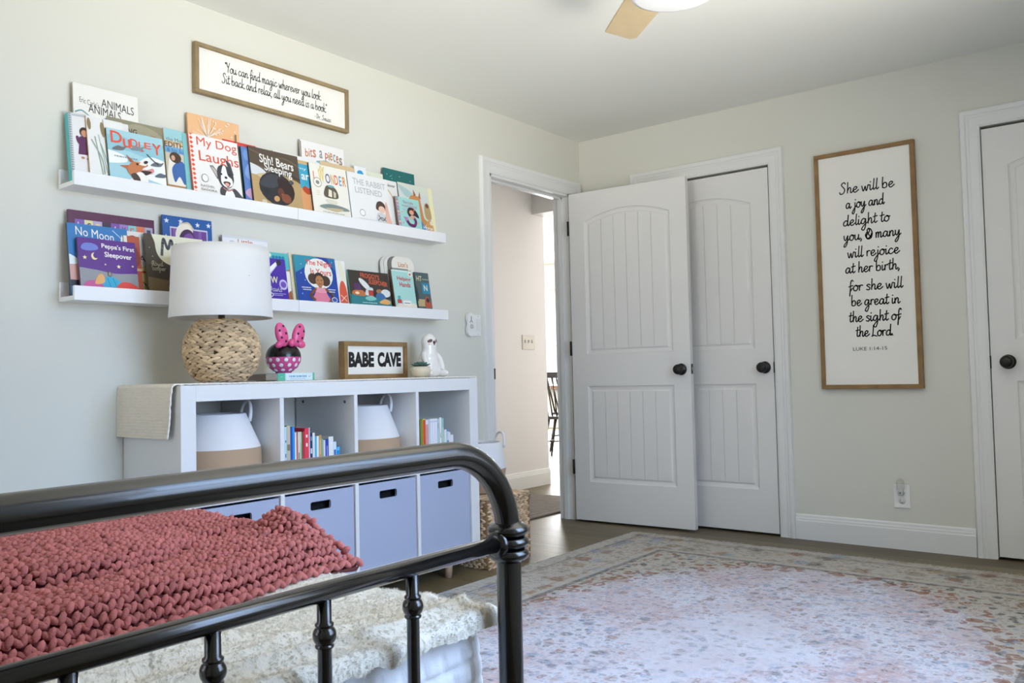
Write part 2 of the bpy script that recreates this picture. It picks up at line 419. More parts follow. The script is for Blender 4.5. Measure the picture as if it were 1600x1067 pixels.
# windows
def window(name, x0, x1, y0, y1, z0, z1, axis, sash):
    """frame, mullions and glass set into a wall opening"""
    f = MB(); t = .045
    def bx(a0, a1, b0, b1, d0, d1):
        f.box(d0, d1, a0, a1, b0, b1) if axis == 'x' else f.box(a0, a1, d0, d1, b0, b1)
    A0, A1 = (y0, y1) if axis == 'x' else (x0, x1); D0, D1 = (x0, x1) if axis == 'x' else (y0, y1)
    bx(A0, A0 + t, z0, z1, D0, D1); bx(A1 - t, A1, z0, z1, D0, D1); bx(A0, A1, z0, z0 + t, D0, D1); bx(A0, A1, z1 - t, z1, D0, D1)
    for k in range(1, sash): a = A0 + (A1 - A0) * k / sash; bx(a - .03, a + .03, z0, z1, D0, D1)
    zm = (z0 + z1) / 2; bx(A0, A1, zm - .02, zm + .02, D0 + .01, D1 - .01)
    o = struct(f.build(name, m_trim))
    g = MB(); dm = (D0 + D1) / 2
    (g.box(dm - .002, dm + .002, A0, A1, z0, z1) if axis == 'x' else g.box(A0, A1, dm - .002, dm + .002, z0, z1))
    g.build('pane', m_glass, o); return o
m_glass = bpy.data.materials.new('window_glass'); m_glass.use_nodes = True
nt = m_glass.node_tree; nt.nodes.remove(nt.nodes['Principled BSDF'])
tr = nt.nodes.new('ShaderNodeBsdfTransparent'); gl = nt.nodes.new('ShaderNodeBsdfGlossy'); gl.inputs['Roughness'].default_value = .02
mx = nt.nodes.new('ShaderNodeMixShader'); mx.inputs[0].default_value = .05
nt.links.new(tr.outputs[0], mx.inputs[1]); nt.links.new(gl.outputs[0], mx.inputs[2]); nt.links.new(mx.outputs[0], nt.nodes['Material Output'].inputs[0])
window('window_1', XR + .03, XR + .09, WIN_Y0, WIN_Y1, WIN_Z0, WIN_Z1, 'x', 2)
window('window_3_added', .4, 1.5, YB - .09, YB - .03, .75, 2.15, 'y', 1)  # invented window, out of view, added to go with the front fill
window('window_2', -5.9, -2.3, 7.03, 7.09, .62, 2.15, 'y', 3)

# casings (door trim): one mitred moulding round each opening
PROF = [(0, 0), (0, .009), (.01, .013), (.042, .0135), (.048, .016), (.056, .0155), (.060, .019), (.072, .021), (.079, .021), (.083, .012), (.085, 0)]
def casing(name, a0, a1, top, fn, wl, wr, wt):
    mb = MB(); k = len(PROF); vs = []
    for d, n in PROF:
        l, r, t = d / .085 * wl, d / .085 * wr, d / .085 * wt
        for a, b in ((a0 - l, 0), (a0 - l, top + t), (a1 + r, top + t), (a1 + r, 0)): vs.append(fn(a, b, n))
    fs = []
    for i in range(k - 1):
        for j in range(3): fs.append((i * 4 + j, i * 4 + j + 1, i * 4 + 4 + j + 1, i * 4 + 4 + j))
    for j in range(3): fs.append((j, j + 1, (k - 1) * 4 + j + 1, (k - 1) * 4 + j))
    for j in (0, 3): fs.append(tuple(i * 4 + j for i in range(k)))
    return mb.add(vs, fs)
fl = lambda a, b, n: (n, a, b)               # left wall, facing +x
fb = lambda a, b, n: (a, -n, b)              # back wall, facing -y
mb = casing('c', DY0, DY1, DZ, fl, .082, .115, .088)
mb.box(-.115, .002, DY0 - .0, DY0 + .018, 0, DZ); mb.box(-.115, .002, DY1 - .018, DY1, 0, DZ); mb.box(-.115, .002, DY0, DY1, DZ - .015, DZ)   # jamb
mb.box(-.075, -.045, DY1 - .03, DY1 - .018, 0, DZ - .015); mb.box(-.075, -.045, DY0 + .018, DY0 + .03, 0, DZ - .015); mb.box(-.075, -.045, DY0 + .018, DY1 - .018, DZ - .027, DZ - .015)
o = struct(mb.build('trim_1', m_trim))
MB().box(-.02, .0035, DY0 - .003, DY0 + .0185, .895, .955).build('strike_plate', m_knob, o)
struct(casing('c', CX0 + .004, CX1 + .004, DZ, fb, .085, .087, .088).build('trim_2', m_trim))
struct(casing('c', RX0, RX1, DZ, fb, .088, .088, .09).build('trim_3', m_trim))
# baseboards
BP = [(0, 0), (.014, 0), (.014, .098), (.012, .104), (.0115, .112), (.009, .118), (.008, .128), (.004, .134), (0, .134)]
def baseboard(name, a0, a1, fn):
    mb = MB(); k = len(BP)
    vs = [fn(a0, z, n) for n, z in BP] + [fn(a1, z, n) for n, z in BP]
    fs = [(i, (i + 1) % k, k + (i + 1) % k, k + i) for i in range(k)] + [tuple(range(k)), tuple(range(k, 2 * k))]
    struct(mb.add(vs, fs).build(name, m_trim))
baseboard('baseboard_back', 1.345, 2.212, fb)
baseboard('baseboard_back_right', 3.178, XR, fb)
baseboard('baseboard_back_left', .022, .377, fb)
baseboard('baseboard_left', YB, DY0 - .082, fl)
baseboard('baseboard_hall', -2.2, 1.17, lambda a, b, n: (HX + n, a, b))
baseboard('baseboard_right', YB, 0, lambda a, b, n: (XR - n, a, b))

# ------------------------------------------------------------------ doors
def offset_poly(poly, d):
    N = len(poly); out = []
    for i in range(N):
        p0, p1, p2 = Vector(poly[i - 1]), Vector(poly[i]), Vector(poly[(i + 1) % N])
        e1 = (p1 - p0).normalized(); e2 = (p2 - p1).normalized()
        n1 = Vector((-e1.y, e1.x)); n2 = Vector((-e2.y, e2.x)); b = (n1 + n2); b.normalize()
        out.append(tuple(p1 + b * d / max(.3, b.dot(n1))))
    return out
def knob(parent, x, z, y0, side=-1):
    mb = MB(); s = side
    prof = [(0, 0), (.033, 0), (.034, .004), (.030, .009), (.016, .012), (.0125, .02), (.0125, .03), (.018, .035), (.027, .041), (.0295, .05), (.027, .06), (.019, .066), (.008, .068), (0, .068)]
    mb.lathe([(r, s * h + y0) for r, h in prof], (x, 0, z), 28, 0, 'y', cap=False)
    # lathe on the y axis maps (r cos, r sin) to (z, x)
    return mb.build('knob', m_knob, parent, local=True)
def door(name, loc, rotz, W_, knob_x, hinge_x, label, back_knob=False):
    Hh, T, hh = 2.03, .035, .0
    fn = lambda a, b, n: (a, -n, b)
    sl, sr = .105, .105
    def arch(z0, zs, za):
        pts = [(sl, z0), (W_ - sr, z0), (W_ - sr, zs)]
        for k in range(1, 16):
            t = k / 16; x = (W_ - sr) + (sl - W_ + sr) * t; pts.append((x, zs + (za - zs) * (1 - (2 * t - 1) ** 2)))
        return pts + [(sl, zs)]
    up = arch(1.02, 1.845, 1.905); low = [(sl, .235), (W_ - sr, .235), (W_ - sr, .825), (sl, .825)]
    outer = [(0, 0), (W_, 0), (W_, Hh), (0, Hh)]
    mb = MB(); mb.box(0, W_, .014, T, 0, Hh)
    loops = [outer, up, low]; allp = [p for l in loops for p in l]
    tri = tessellate_polygon([[Vector((a, b, 0)) for a, b in l] for l in loops])
    mb.add([fn(a, b, 0) for a, b in allp], [tuple(t) for t in tri])
    N = 4; mb.add([fn(a, b, 0) for a, b in outer] + [fn(a, b, -.016) for a, b in outer], [(i, (i + 1) % 4, 4 + (i + 1) % 4, 4 + i) for i in range(4)])
    o = struct(mb.build(name, m_door, fixn=True), label, 'door')
    o.location = loc; o.rotation_euler = (0, 0, rotz)
    for loop in (up, low):
        pm = MB(); n = len(loop); prev = None; prevn = None
        prof = [(0, 0), (.003, -.004), (.010, -.0075), (.020, -.0095), (.026, -.0095), (.032, -.0045), (.036, -.0035)]
        rings = [(offset_poly(loop, d), h) for d, h in prof]
        for (p, hp), (q, hq) in zip(rings[:-1], rings[1:]):
            pm.add([fn(a, b, hp) for a, b in p] + [fn(a, b, hq) for a, b in q], [(i, (i + 1) % n, n + (i + 1) % n, n + i) for i in range(n)])
        fld = rings[-1][0]
        x0 = min(p[0] for p in fld); x1 = max(p[0] for p in fld); NP = 6
        tri = tessellate_polygon([[Vector((a, b, 0)) for a, b in fld]])
        pm.add([fn(a, b, -.0075) for a, b in fld], [tuple(t) for t in tri])
        for k in range(NP):
            a0 = x0 + (x1 - x0) * k / NP + (.0022 if k else 0); a1 = x0 + (x1 - x0) * (k + 1) / NP - (.0022 if k < NP - 1 else 0)
            pl = clip(fld, (a0, -9), (a1, 9)); pin = pl
            pm.prism(pl, -.0075, -.0035, fn)
        pm.build('panel', m_door, o, local=True)
    knob(o, knob_x, .915, 0)
    if back_knob: knob(o, knob_x, .915, T, 1)
    for z in ((1.815, 1.06, .325) if hinge_x is not None else ()):
        hm = MB(); hm.lathe([(.0065, z - .045), (.0065, z + .045)], (hinge_x, .002 - .008, 0), 12)
        hm.box(hinge_x - .004, hinge_x + .004, -.006, .03, z - .044, z + .044)
        hm.build('hinge', m_knob, o, local=True)
    return o
d1 = door('door_1', (.03, -.178, .012), .057, .785, .728, -.006, 'white two panel door standing open against the closet door', True)
lm = MB(); lm.box(.7845, .787, .006, .029, .888, .945); lm.build('latch_plate', m_knob, d1, local=True)
lm = MB(); lm.box(.786, .797, .012, .023, .908, .926); lm.build('latch_bolt', M('latch_brass', '#b9b4a6', .3, .9), d1, local=True)
d2 = door('door_2', (CX0 + .004, .0, .012), 0, CX1 - CX0 - .008, 1.199 - CX0 - .004, None, 'white closet door partly hidden behind the open door')
d3 = door('door_3', (RX0 + .004, .0, .012), 0, RX1 - RX0 - .008, 2.375 - RX0 - .004, None, 'white door at the right edge beside the tall sign')

lm = MB(); lm.box(CX1 - CX0 - .0095, CX1 - CX0 - .003, -.0035, .010, .885, .945); lm.build('latch_plate', m_knob, d2, local=True)
lm = MB(); lm.box(-.006, .0015, -.0035, .010, .885, .945); lm.build('latch_plate', m_knob, d3, local=True)

# ================================================================== RUG
def rug_material():
    m = bpy.data.materials.new('faded_oriental_rug'); m.use_nodes = True; nt = m.node_tree; b = nt.nodes['Principled BSDF']; L = nt.links.new
    b.inputs['Roughness'].default_value = .95; b.inputs['Specular IOR Level'].default_value = .12
    tc = nt.nodes.new('ShaderNodeTexCoord'); sep = nt.nodes.new('ShaderNodeSeparateXYZ'); L(tc.outputs['Object'], sep.inputs[0])
    def math_(op, a, c=None, d=None):
        n = nt.nodes.new('ShaderNodeMath'); n.operation = op
        for i, v in enumerate((a, c, d)):
            if v is None: continue
            if isinstance(v, (int, float)): n.inputs[i].default_value = v
            else: L(v, n.inputs[i])
        return n.outputs[0]
    def ramp(fac, stops):
        n = nt.nodes.new('ShaderNodeValToRGB'); e = n.color_ramp.elements
        while len(e) > 1: e.remove(e[-1])
        e[0].position = stops[0][0]; e[0].color = (*stops[0][1], 1)
        for p, c in stops[1:]:
            q = e.new(p); q.color = (*c, 1)
        L(fac, n.inputs[0]); return n.outputs[0]
    def mix(f, A, B, mode='MIX'):
        n = nt.nodes.new('ShaderNodeMix'); n.data_type = 'RGBA'; n.blend_type = mode
        for key, v in (('Factor', f), ('A', A), ('B', B)):
            if isinstance(v, (int, float)): n.inputs[key].default_value = v
            elif isinstance(v, tuple): n.inputs[key].default_value = (*v, 1)
            else: L(v, n.inputs[key])
        return n.outputs['Result']
    def noise_(sc, det=4, dist=0, vec=None):
        n = nt.nodes.new('ShaderNodeTexNoise'); n.inputs['Scale'].default_value = sc; n.inputs['Detail'].default_value = det; n.inputs['Distortion'].default_value = dist
        L(vec or tc.outputs['Object'], n.inputs['Vector']); return n
    def vor(sc, feat='F1', rnd=1.):
        n = nt.nodes.new('ShaderNodeTexVoronoi'); n.inputs['Scale'].default_value = sc; n.feature = feat; n.inputs['Randomness'].default_value = rnd
        L(warp, n.inputs['Vector']); return n
    wn = noise_(9, 3); vm = nt.nodes.new('ShaderNodeVectorMath'); vm.operation = 'MULTIPLY_ADD'; L(wn.outputs['Color'], vm.inputs[0]); vm.inputs[1].default_value = (.05, .05, 0); L(tc.outputs['Object'], vm.inputs[2]); warp = vm.outputs[0]
    band = lambda v, c0, w_: math_('SUBTRACT', 1., math_('MINIMUM', math_('DIVIDE', math_('ABSOLUTE', math_('SUBTRACT', v, c0)), w_), 1.))
    st = lambda v, t: math_('GREATER_THAN', v, t)
    x = math_('ABSOLUTE', sep.outputs[0]); y = math_('ABSOLUTE', sep.outputs[1])
    hx, hy = 1.22, 1.55
    edge = math_('MINIMUM', math_('SUBTRACT', hx, x), math_('SUBTRACT', hy, y))        # distance in from the rim
    cream, rust, blue, slate, pink, gold = (.56, .52, .46), (.30, .12, .06), (.27, .35, .50), (.11, .11, .115), (.60, .43, .42), (.38, .26, .13)
    pale = (.72, .71, .78)
    # oval centre field, scalloped
    ang = math_('ARCTAN2', sep.outputs[1], sep.outputs[0])
    rr = math_('SQRT', math_('ADD', math_('POWER', math_('DIVIDE', x, .80), 2), math_('POWER', math_('DIVIDE', y, 1.16), 2)))
    rr = math_('ADD', rr, math_('MULTIPLY', math_('SINE', math_('MULTIPLY', ang, 26.)), .022))
    field = math_('LESS_THAN', rr, 1.0)
    n_patch = noise_(3.2, 4, .4)
    pf = math_('MINIMUM', math_('MAXIMUM', math_('MULTIPLY', math_('SUBTRACT', n_patch.outputs['Fac'], .42), 4.), 0.), 1.)
    base = mix(math_('MINIMUM', math_('MAXIMUM', math_('MULTIPLY', math_('SUBTRACT', 1.12, rr), 4.), 0.), 1.), cream, mix(pf, pale, pink))
    # flower motifs: rings in voronoi cells, each cell its own colour
    def motifs(col, sc, r0, rw, pal, amt):
        v = vor(sc); f = math_('MULTIPLY', band(v.outputs['Distance'], r0, rw), amt)
        pet = math_('ADD', .55, math_('MULTIPLY', noise_(sc * 5, 2).outputs['Fac'], .9)); f = math_('MULTIPLY', f, pet)
        hs = nt.nodes.new('ShaderNodeSeparateColor'); L(v.outputs['Color'], hs.inputs[0])
        k = ramp(hs.outputs[0], [(i / len(pal), p) for i, p in enumerate(pal)]); k.node.color_ramp.interpolation = 'CONSTANT'
        f = math_('MINIMUM', f, 1.); return mix(f, col, k)
    c1 = motifs(base, 23, .24, .2, [slate, rust, (.26, .21, .14), blue, (.36, .30, .22), slate, rust], 1.15)
    c1 = motifs(c1, 10, .10, .14, [rust, blue, gold, slate, rust, slate], 1.1)
    c1 = motifs(c1, 48, .3, .2, [(.3, .25, .18), slate, rust, cream], .6)
    cf = motifs(base, 15, .2, .22, [blue, pink, slate, (.42, .36, .44), rust, pale, blue, pale], .8)
    cf = motifs(cf, 36, .28, .22, [blue, rust, slate, pink, pale, (.34, .34, .42)], .75)
    cf = motifs(cf, 75, .3, .25, [blue, (.3, .3, .36), pink, pale], .55)
    col = mix(field, c1, cf)
    # rust scrollwork round the oval and a pale medallion in the middle
    ring = vor(15, 'F1', .8); sc2 = band(ring.outputs['Distance'], .32, .17)
    scr = math_('MULTIPLY', math_('MULTIPLY', st(band(rr, 1.03, .075), .05), st(sc2, .35)), math_('MINIMUM', math_('MULTIPLY', noise_(6).outputs['Fac'], 1.5), .85))
    col = mix(scr, col, rust)
    med = math_('ADD', math_('DIVIDE', x, .40), math_('DIVIDE', y, .55)); med = math_('ADD', med, math_('MULTIPLY', noise_(14).outputs['Fac'], .5))
    col = mix(math_('MULTIPLY', math_('LESS_THAN', med, 1.1), .6), col, motifs(pale, 22, .22, .2, [slate, blue, pale, (.36, .34, .38)], .9))
    # border: guard lines and a row of palmettes
    bord = math_('LESS_THAN', edge, .36)
    cb = motifs(cream, 8.5, .2, .24, [rust, slate, gold, blue, (.3, .24, .17)], .95); cb = motifs(cb, 22, .22, .2, [slate, rust, cream], .6)
    cb = motifs(cb, 45, .3, .2, [(.3, .24, .17), slate, cream], .6); col = mix(math_('MULTIPLY', bord, .92), col, cb)
    for c0, w_, k, a in ((.365, .017, slate, .7), (.30, .006, rust, .4), (.335, .014, cream, .8), (.085, .012, slate, .5), (.11, .006, rust, .4), (.03, .03, cream, .5)):
        col = mix(math_('MULTIPLY', st(band(edge, c0, w_), .2), math_('MINIMUM', math_('MULTIPLY', noise_(26, 3).outputs['Fac'], a * 1.7), a)), col, k)
    # wear: streaks along the weave and pale scuffs
    mp = nt.nodes.new('ShaderNodeMapping'); mp.inputs['Scale'].default_value = (4, 60, 1); L(tc.outputs['Object'], mp.inputs['Vector'])
    wear = noise_(3, 5, 0, mp.outputs[0]); wf = math_('MULTIPLY', math_('SUBTRACT', wear.outputs['Fac'], .46), 2.2); wf = math_('MINIMUM', math_('MAXIMUM', wf, 0.), .5)
    big = noise_(1.6, 3); wf = math_('ADD', wf, math_('MULTIPLY', math_('MAXIMUM', math_('SUBTRACT', big.outputs['Fac'], .5), 0.), .9)); wf = math_('MINIMUM', wf, .6)
    col = mix(wf, col, mix(field, (.50, .46, .40), pale))
    fine = noise_(420, 2); col = mix(.5, col, ramp(fine.outputs['Fac'], [(.3, (.55, .55, .55)), (.7, (1., 1., 1.))]), 'MULTIPLY')
    L(col, b.inputs['Base Color'])
    bp = nt.nodes.new('ShaderNodeBump'); bp.inputs['Strength'].default_value = .5; bp.inputs['Distance'].default_value = .003; L(fine.outputs['Fac'], bp.inputs['Height']); L(bp.outputs[0], b.inputs['Normal'])
    return m
rug = thing('area_rug', 'large faded floral rug with cream fringe on the wood floor in front of the doors', 'rug', (1.75, -1.885, 0))
mb = MB()
mb.grid(lambda u_, v_: (.53 + 2.44 * u_, -3.435 + 3.10 * v_, .009 + .0015 * fbm(u_ * 9, v_ * 12)), 60, 76)
for a, b_ in (((.53, -3.435), (2.97, -3.435)), ((2.97, -3.435), (2.97, -.335)), ((2.97, -.335), (.53, -.335)), ((.53, -.335), (.53, -3.435))):
    mb.add([(a[0], a[1], .011), (b_[0], b_[1], .011), (b_[0], b_[1], 0), (a[0], a[1], 0)], [(0, 1, 2, 3)])
mb.build('pile', rug_material(), rug)
fr = MB()
rnd = random.Random(3)
for yb, sg in ((-.335, 1), (-3.435, -1)):
    x = .535
    while x < 2.965:
        L_ = rnd.uniform(.018, .045); dx = rnd.uniform(-.02, .02); w_ = rnd.uniform(.004, .008)
        p = [(x, yb - sg * .004, .011), (x + dx * .3, yb + sg * L_ * .5, .008), (x + dx, yb + sg * L_, .0035)]
        for q in (0, 1):
            a, b_ = p[q], p[q + 1]; w0 = w_ * (1 - .3 * q); w1 = w_ * (.7 - .45 * q)
            fr.add([(a[0] - w0 / 2, a[1], a[2]), (a[0] + w0 / 2, a[1], a[2]), (b_[0] + w1 / 2, b_[1], b_[2]), (b_[0] - w1 / 2, b_[1], b_[2])], [(0, 1, 2, 3)])
        x += rnd.uniform(.005, .011)
tag(fr.build('fringe', M('cream_fringe', '#cfc4b0', .9), rug), kind='stuff')

# ================================================================== CUBE CABINET
KY0, KY1, KX, KT = -3.025, -1.514, .39, .909
kal = thing('cube_shelf_cabinet', 'long white eight-cube shelf cabinet on short wooden legs against the left wall', 'cabinet', (.2, (KY0 + KY1) / 2, 0))
KB = .092; IZ0, IZ1 = KB + .052, KT - .056
c = MB(); c.box(.004, KX, KY0, KY0 + .056, KB, KT); c.build('side_panel', m_white, kal, bevel=.0015)
c = MB(); c.box(.004, KX, KY1 - .056, KY1, KB, KT); c.build('side_panel', m_white, kal, bevel=.0015)
c = MB(); c.box(.004, KX - .0006, KY0 + .056, KY1 - .056, IZ1, KT - .0004); c.build('top_panel', m_white, kal, bevel=.001)
c = MB(); c.box(.004, KX - .0006, KY0 + .056, KY1 - .056, KB + .0004, IZ0); c.build('bottom_panel', m_white, kal, bevel=.001)
DIV = [-2.621, -2.2635, -1.9135]
IY = [KY0 + .056] + DIV + [KY1 - .056]
SH = .494
c = MB(); c.box(.012, KX - .008, IY[0], IY[4], SH, SH + .017); c.build('shelf', m_white, kal)
for y in DIV:
    for z0, z1 in ((IZ0, SH), (SH + .017, IZ1)):
        c = MB(); c.box(.012, KX - .002, y - .0085, y + .0085, z0, z1); c.build('divider', m_white, kal)
for y in (-1.69, -2.85, -2.27):
    for x in (.075, .345):
        c = MB(); c.lathe([(.0165, 0), (.0215, KB)], (x, y, 0), 18); c.build('leg', m_legwood, kal)
c = MB(); c.box(.075, .345, -1.70, -1.68, .055, .082); c.build('stretcher', m_legwood, kal)
for y in (DIV[0] - .0087, DIV[1] - .0087, DIV[2] - .0087, IY[4] - .0002):
    for x in (.06, .33):
        if y != DIV[1] - .0087: continue
        c = MB(); c.lathe([(.007, 0), (.006, -.0015)], (x, y, IZ1 - .028), 12, 0, 'y'); c.build('screw_cap', P('#5d5a58'), kal)

# fabric bins with a dark slot handle
m_bin = M('grey_blue_fabric', '#a9b0c6', .9, bump=.25, bscale=500)
m_hole = M('bin_slot_black', '#121214', .9)
binlab = ['grey fabric bin in the lowest row below the tan basket, at the lamp end', 'grey fabric bin under the rainbow row of small books', 'grey fabric bin under the narrower rope basket', 'grey fabric bin in the bottom corner cube nearest the doorway']
def fabric_bin(i):
    y0, y1 = IY[i] + .0085 * (i > 0) + .004, IY[i + 1] - .0085 * (i < 3) - .004
    b = thing('storage_bin', binlab[i], 'storage bin', (.2, (y0 + y1) / 2, IZ0), 'fabric bins in the lower cubes')
    zt, zb, xf, xb = SH - .009, IZ0 + .001, .381, .03
    hw, hh, hz = .047, .0145, (IZ0 + SH) / 2 + .115
    m = MB(); yc = (y0 + y1) / 2
    fn = lambda a, bb, n: (xf + n, a, bb)
    outer = [(y0, zb), (y1, zb), (y1, zt), (y0, zt)]; hole = []
    for cx_, cz_, a0 in ((yc + hw - .006, hz + hh - .006, 0), (yc - hw + .006, hz + hh - .006, 90), (yc - hw + .006, hz - hh + .006, 180), (yc + hw - .006, hz - hh + .006, 270)):
        hole += [(cx_ + .006 * math.cos(R(a0 + k * 30)), cz_ + .006 * math.sin(R(a0 + k * 30))) for k in range(4)]
    nA, nH = 4, len(hole); al = outer + hole
    tri = tessellate_polygon([[Vector((a, q, 0)) for a, q in outer], [Vector((a, q, 0)) for a, q in hole]])
    m.add([fn(a, q, 0) for a, q in al] + [fn(a, q, -.006) for a, q in al], [tuple(t) for t in tri] + [tuple(i_ + nA + nH for i_ in t[::-1]) for t in tri]
          + [(nA + i_, nA + (i_ + 1) % nH, 2 * nA + nH + (i_ + 1) % nH, 2 * nA + nH + i_) for i_ in range(nH)] + [(i_, (i_ + 1) % 4, nA + nH + (i_ + 1) % 4, nA + nH + i_) for i_ in range(4)])
    m.box(xb, xf - .006, y0, y0 + .005, zb, zt); m.box(xb, xf - .006, y1 - .005, y1, zb, zt); m.box(xb, xb + .005, y0, y1, zb, zt); m.box(xb, xf - .006, y0, y1, zb, zb + .005)
    m.build('body', m_bin, b)
    m = MB(); m.box(xf - .05, xf - .0405, yc - .075, yc + .075, hz - .05, hz + .03); m.build('slot_shade_panel', m_hole, b)  # black panel behind the slot, stands in for the shade inside
    m = MB(); m.tube([fn(*p, .0008) for p in hole], .0014, 6, closed=True); m.build('slot_rim', m_hole, b)
for i in range(4): fabric_bin(i)

# rope baskets: white above, tan below, two loop handles
m_rw = M('white_rope', '#e6e4e4', .9, bump=.3, bscale=300); m_rt = M('tan_rope', '#b79a7d', .9, bump=.3, bscale=300)
def rope_basket(c, r_top, r_max, r_bot, h, z_break, label, group=None, hand_az=(80, 260), hs=1.):
    t = thing('rope_basket', label, 'basket', c, group)
    def prof(z):
        pts = [(0, r_bot), (z_break * .5, (r_bot + r_max) / 2 + .012), (z_break, r_max), (h, r_top)]
        for (a, ra), (b, rb) in zip(pts[:-1], pts[1:]):
            if z <= b + 1e-6: return ra + (rb - ra) * (z - a) / (b - a)
    def shell(z0, z1, inner, base):
        n = max(4, int((z1 - z0) / .0035)); out = []
        for i in range(n + 1):
            z = z0 + (z1 - z0) * i / n; out.append((prof(z) + .0012 * abs(math.sin(PI * z / .0075)), z))
        if base: out = [(0, 0)] + out
        if inner: out += [(prof(z1) - .006, z1 + .002)] + [(prof(z1 + (0.012 - z1) * k / 10) - .010, z1 + (.012 - z1) * k / 10) for k in range(11)] + [(0, .012)]
        return out
    m = MB(); m.lathe(shell(0, z_break, False, True), c, 40, cap=False); m.build('lower_band', m_rt, t)
    m = MB(); m.lathe(shell(z_break, h, True, False), c, 40, cap=False); m.build('upper_band', m_rw, t)
    for az in hand_az:
        a = R(az); rad = Vector((math.cos(a), math.sin(a), 0)); tan = Vector((-math.sin(a), math.cos(a), 0)); C0 = Vector(c)
        p = [C0 + rad * (r_top + .004 + .010 * hs * math.sin(PI * k / 14)) + tan * (.047 * hs * -math.cos(PI * k / 14) * (1 + .25 * math.sin(PI * k / 14))) + Vector((0, 0, h - .03 + .075 * hs * math.sin(PI * k / 14) + (.0))) for k in range(15)]
        m = MB(); m.tube(p, .0065, 8); m.build('handle', m_rw, t)
    return t
rope_basket((.2, -2.775, SH + .017), .105, .158, .14, .288, .165, 'wide white and tan rope basket in the top cube behind the draped runner end', hand_az=(78, 258))
rope_basket((.2, -2.052, SH + .017), .100, .150, .135, .288, .150, 'white and tan rope basket in the third cube, between the two rows of books', hand_az=(78, 258))

# ------------------------------------------------------------------ small books standing in the cubes
def spine_book(y, w_, h_, dep, x1, col, label, group, z0, extra=None, tip=None):
    t = thing('small_book', label, 'book', (x1, y, z0), group)
    m = MB(); e = .0012
    m.box(x1 - dep, x1, y, y + e, z0, z0 + h_); m.box(x1 - dep, x1, y + w_ - e, y + w_, z0, z0 + h_); m.box(x1 - e, x1, y + e, y + w_ - e, z0, z0 + h_)
    m.build('cover', P(col, .5), t)
    m = MB(); m.box(x1 - dep + .003, x1 - e, y + e, y + w_ - e, z0 + .002, z0 + h_ - .003); m.build('pages', P('#e9e5da', .8), t)
    if extra:
        a = Art(w_, h_, lambda p, q, n: (x1 + n, y + p, z0 + q))
        for c_, b0, b1, i0 in extra: a.rect(i0, b0, 1 - i0, b1, c_)
        a.build('spine_print', t)
SZ = SH + .017
G2 = 'small books in the second cube'
row2 = [ # y0, y1, top z, colour, label, spine marks
 (-2.608, -2.589, .752, '#dfe3e4', 'tallest white book against the divider, first of the colourful cube row', [('#b9c4c6', .1, .5, .3)]),
 (-2.588, -2.577, .750, '#dfe6e8', 'white book with small grey marks left of the pale blue one', [('#9aa7ab', .3, .36, .2)]),
 (-2.576, -2.568, .742, '#bfe0ea', 'pale blue spine left of the speckled beige one', [('#27313a', .5, .56, .3), ('#27313a', .74, .78, .3)]),
 (-2.567, -2.551, .745, '#c9bda4', 'speckled beige spine with red marks at its foot', [('#a7583f', .12, .2, .2), ('#7d8d5d', .3, .36, .1), ('#8b7a5a', .6, .7, .1), ('#b5523f', .22, .26, .4)]),
 (-2.550, -2.542, .738, '#1f4fa0', 'dark blue spine right of the speckled beige one', None),
 (-2.541, -2.531, .740, '#2f8fdd', 'bright blue spine standing taller than the books on its right', None),
 (-2.530, -2.523, .718, '#efe9e0', 'white spine next to the bright blue one', None),
 (-2.522, -2.516, .718, '#c96a63', 'slim salmon red spine between two white ones', None),
 (-2.515, -2.507, .719, '#e5e2d3', 'cream spine with grey green dashes', [('#6f7f6a', .15, .3, .2), ('#6f7f6a', .5, .62, .2)]),
 (-2.506, -2.499, .719, '#dcd8a8', 'pale yellow spine left of the dark green one', [('#57614a', .2, .8, .4)]),
 (-2.498, -2.493, .717, '#5d6b50', 'thin dark green spine beside the red ones', [('#d9d6c4', .3, .4, .2)]),
 (-2.492, -2.485, .720, '#c2303c', 'slim crimson spine left of the thick red book', None),
 (-2.484, -2.464, .730, '#e23f52', 'thick red book with white dots on its spine', [('#f4eadb', .84, .89, .3), ('#f4eadb', .68, .74, .3), ('#7c1622', .1, .4, .42)]),
 (-2.463, -2.459, .732, '#eadfea', 'thin pale lilac book right of the thick red one', None),
 (-2.458, -2.447, .711, '#25345f', 'navy spine with a white moon', [('#e9e7ee', .6, .7, .2), ('#8d93ad', .85, .93, .2), ('#aab0c4', .06, .3, .3)]),
 (-2.446, -2.435, .711, '#e2e6df', 'off-white spine right of the navy moon one', [('#8f9d90', .3, .34, .2)]),
 (-2.434, -2.427, .697, '#37aee0', 'cyan spine between two white ones', None),
 (-2.426, -2.416, .697, '#f0ece6', 'white spine with a peach foot', [('#efcfae', 0, .14, 0)]),
 (-2.415, -2.403, .700, '#c39a56', 'tan spine with brown pattern', [('#8a6230', .3, .5, .2), ('#d8b77c', .6, .9, .2), ('#a0522d', .1, .17, .2)]),
 (-2.402, -2.394, .684, '#8fb08c', 'slim green spine after the tan one', None),
 (-2.393, -2.384, .679, '#ded3e6', 'pale lilac spine left of the royal blue one', None),
 (-2.383, -2.368, .680, '#2348a8', 'royal blue spine with pale writing', [('#cdd6ef', .15, .85, .42)]),
 (-2.367, -2.344, .690, '#e9e7df', 'thick white book near the end of the colourful cube row', [('#e3d69a', .05, .5, .35)]),
 (-2.343, -2.329, .668, '#cfe2ee', 'pale blue spine with a darker blue label', [('#2f6fb8', .1, .8, .15)]),
 (-2.327, -2.312, .646, '#58bdf0', 'short sky blue book, last of the colourful cube row', [('#1f88c8', .0, .9, .0)])]
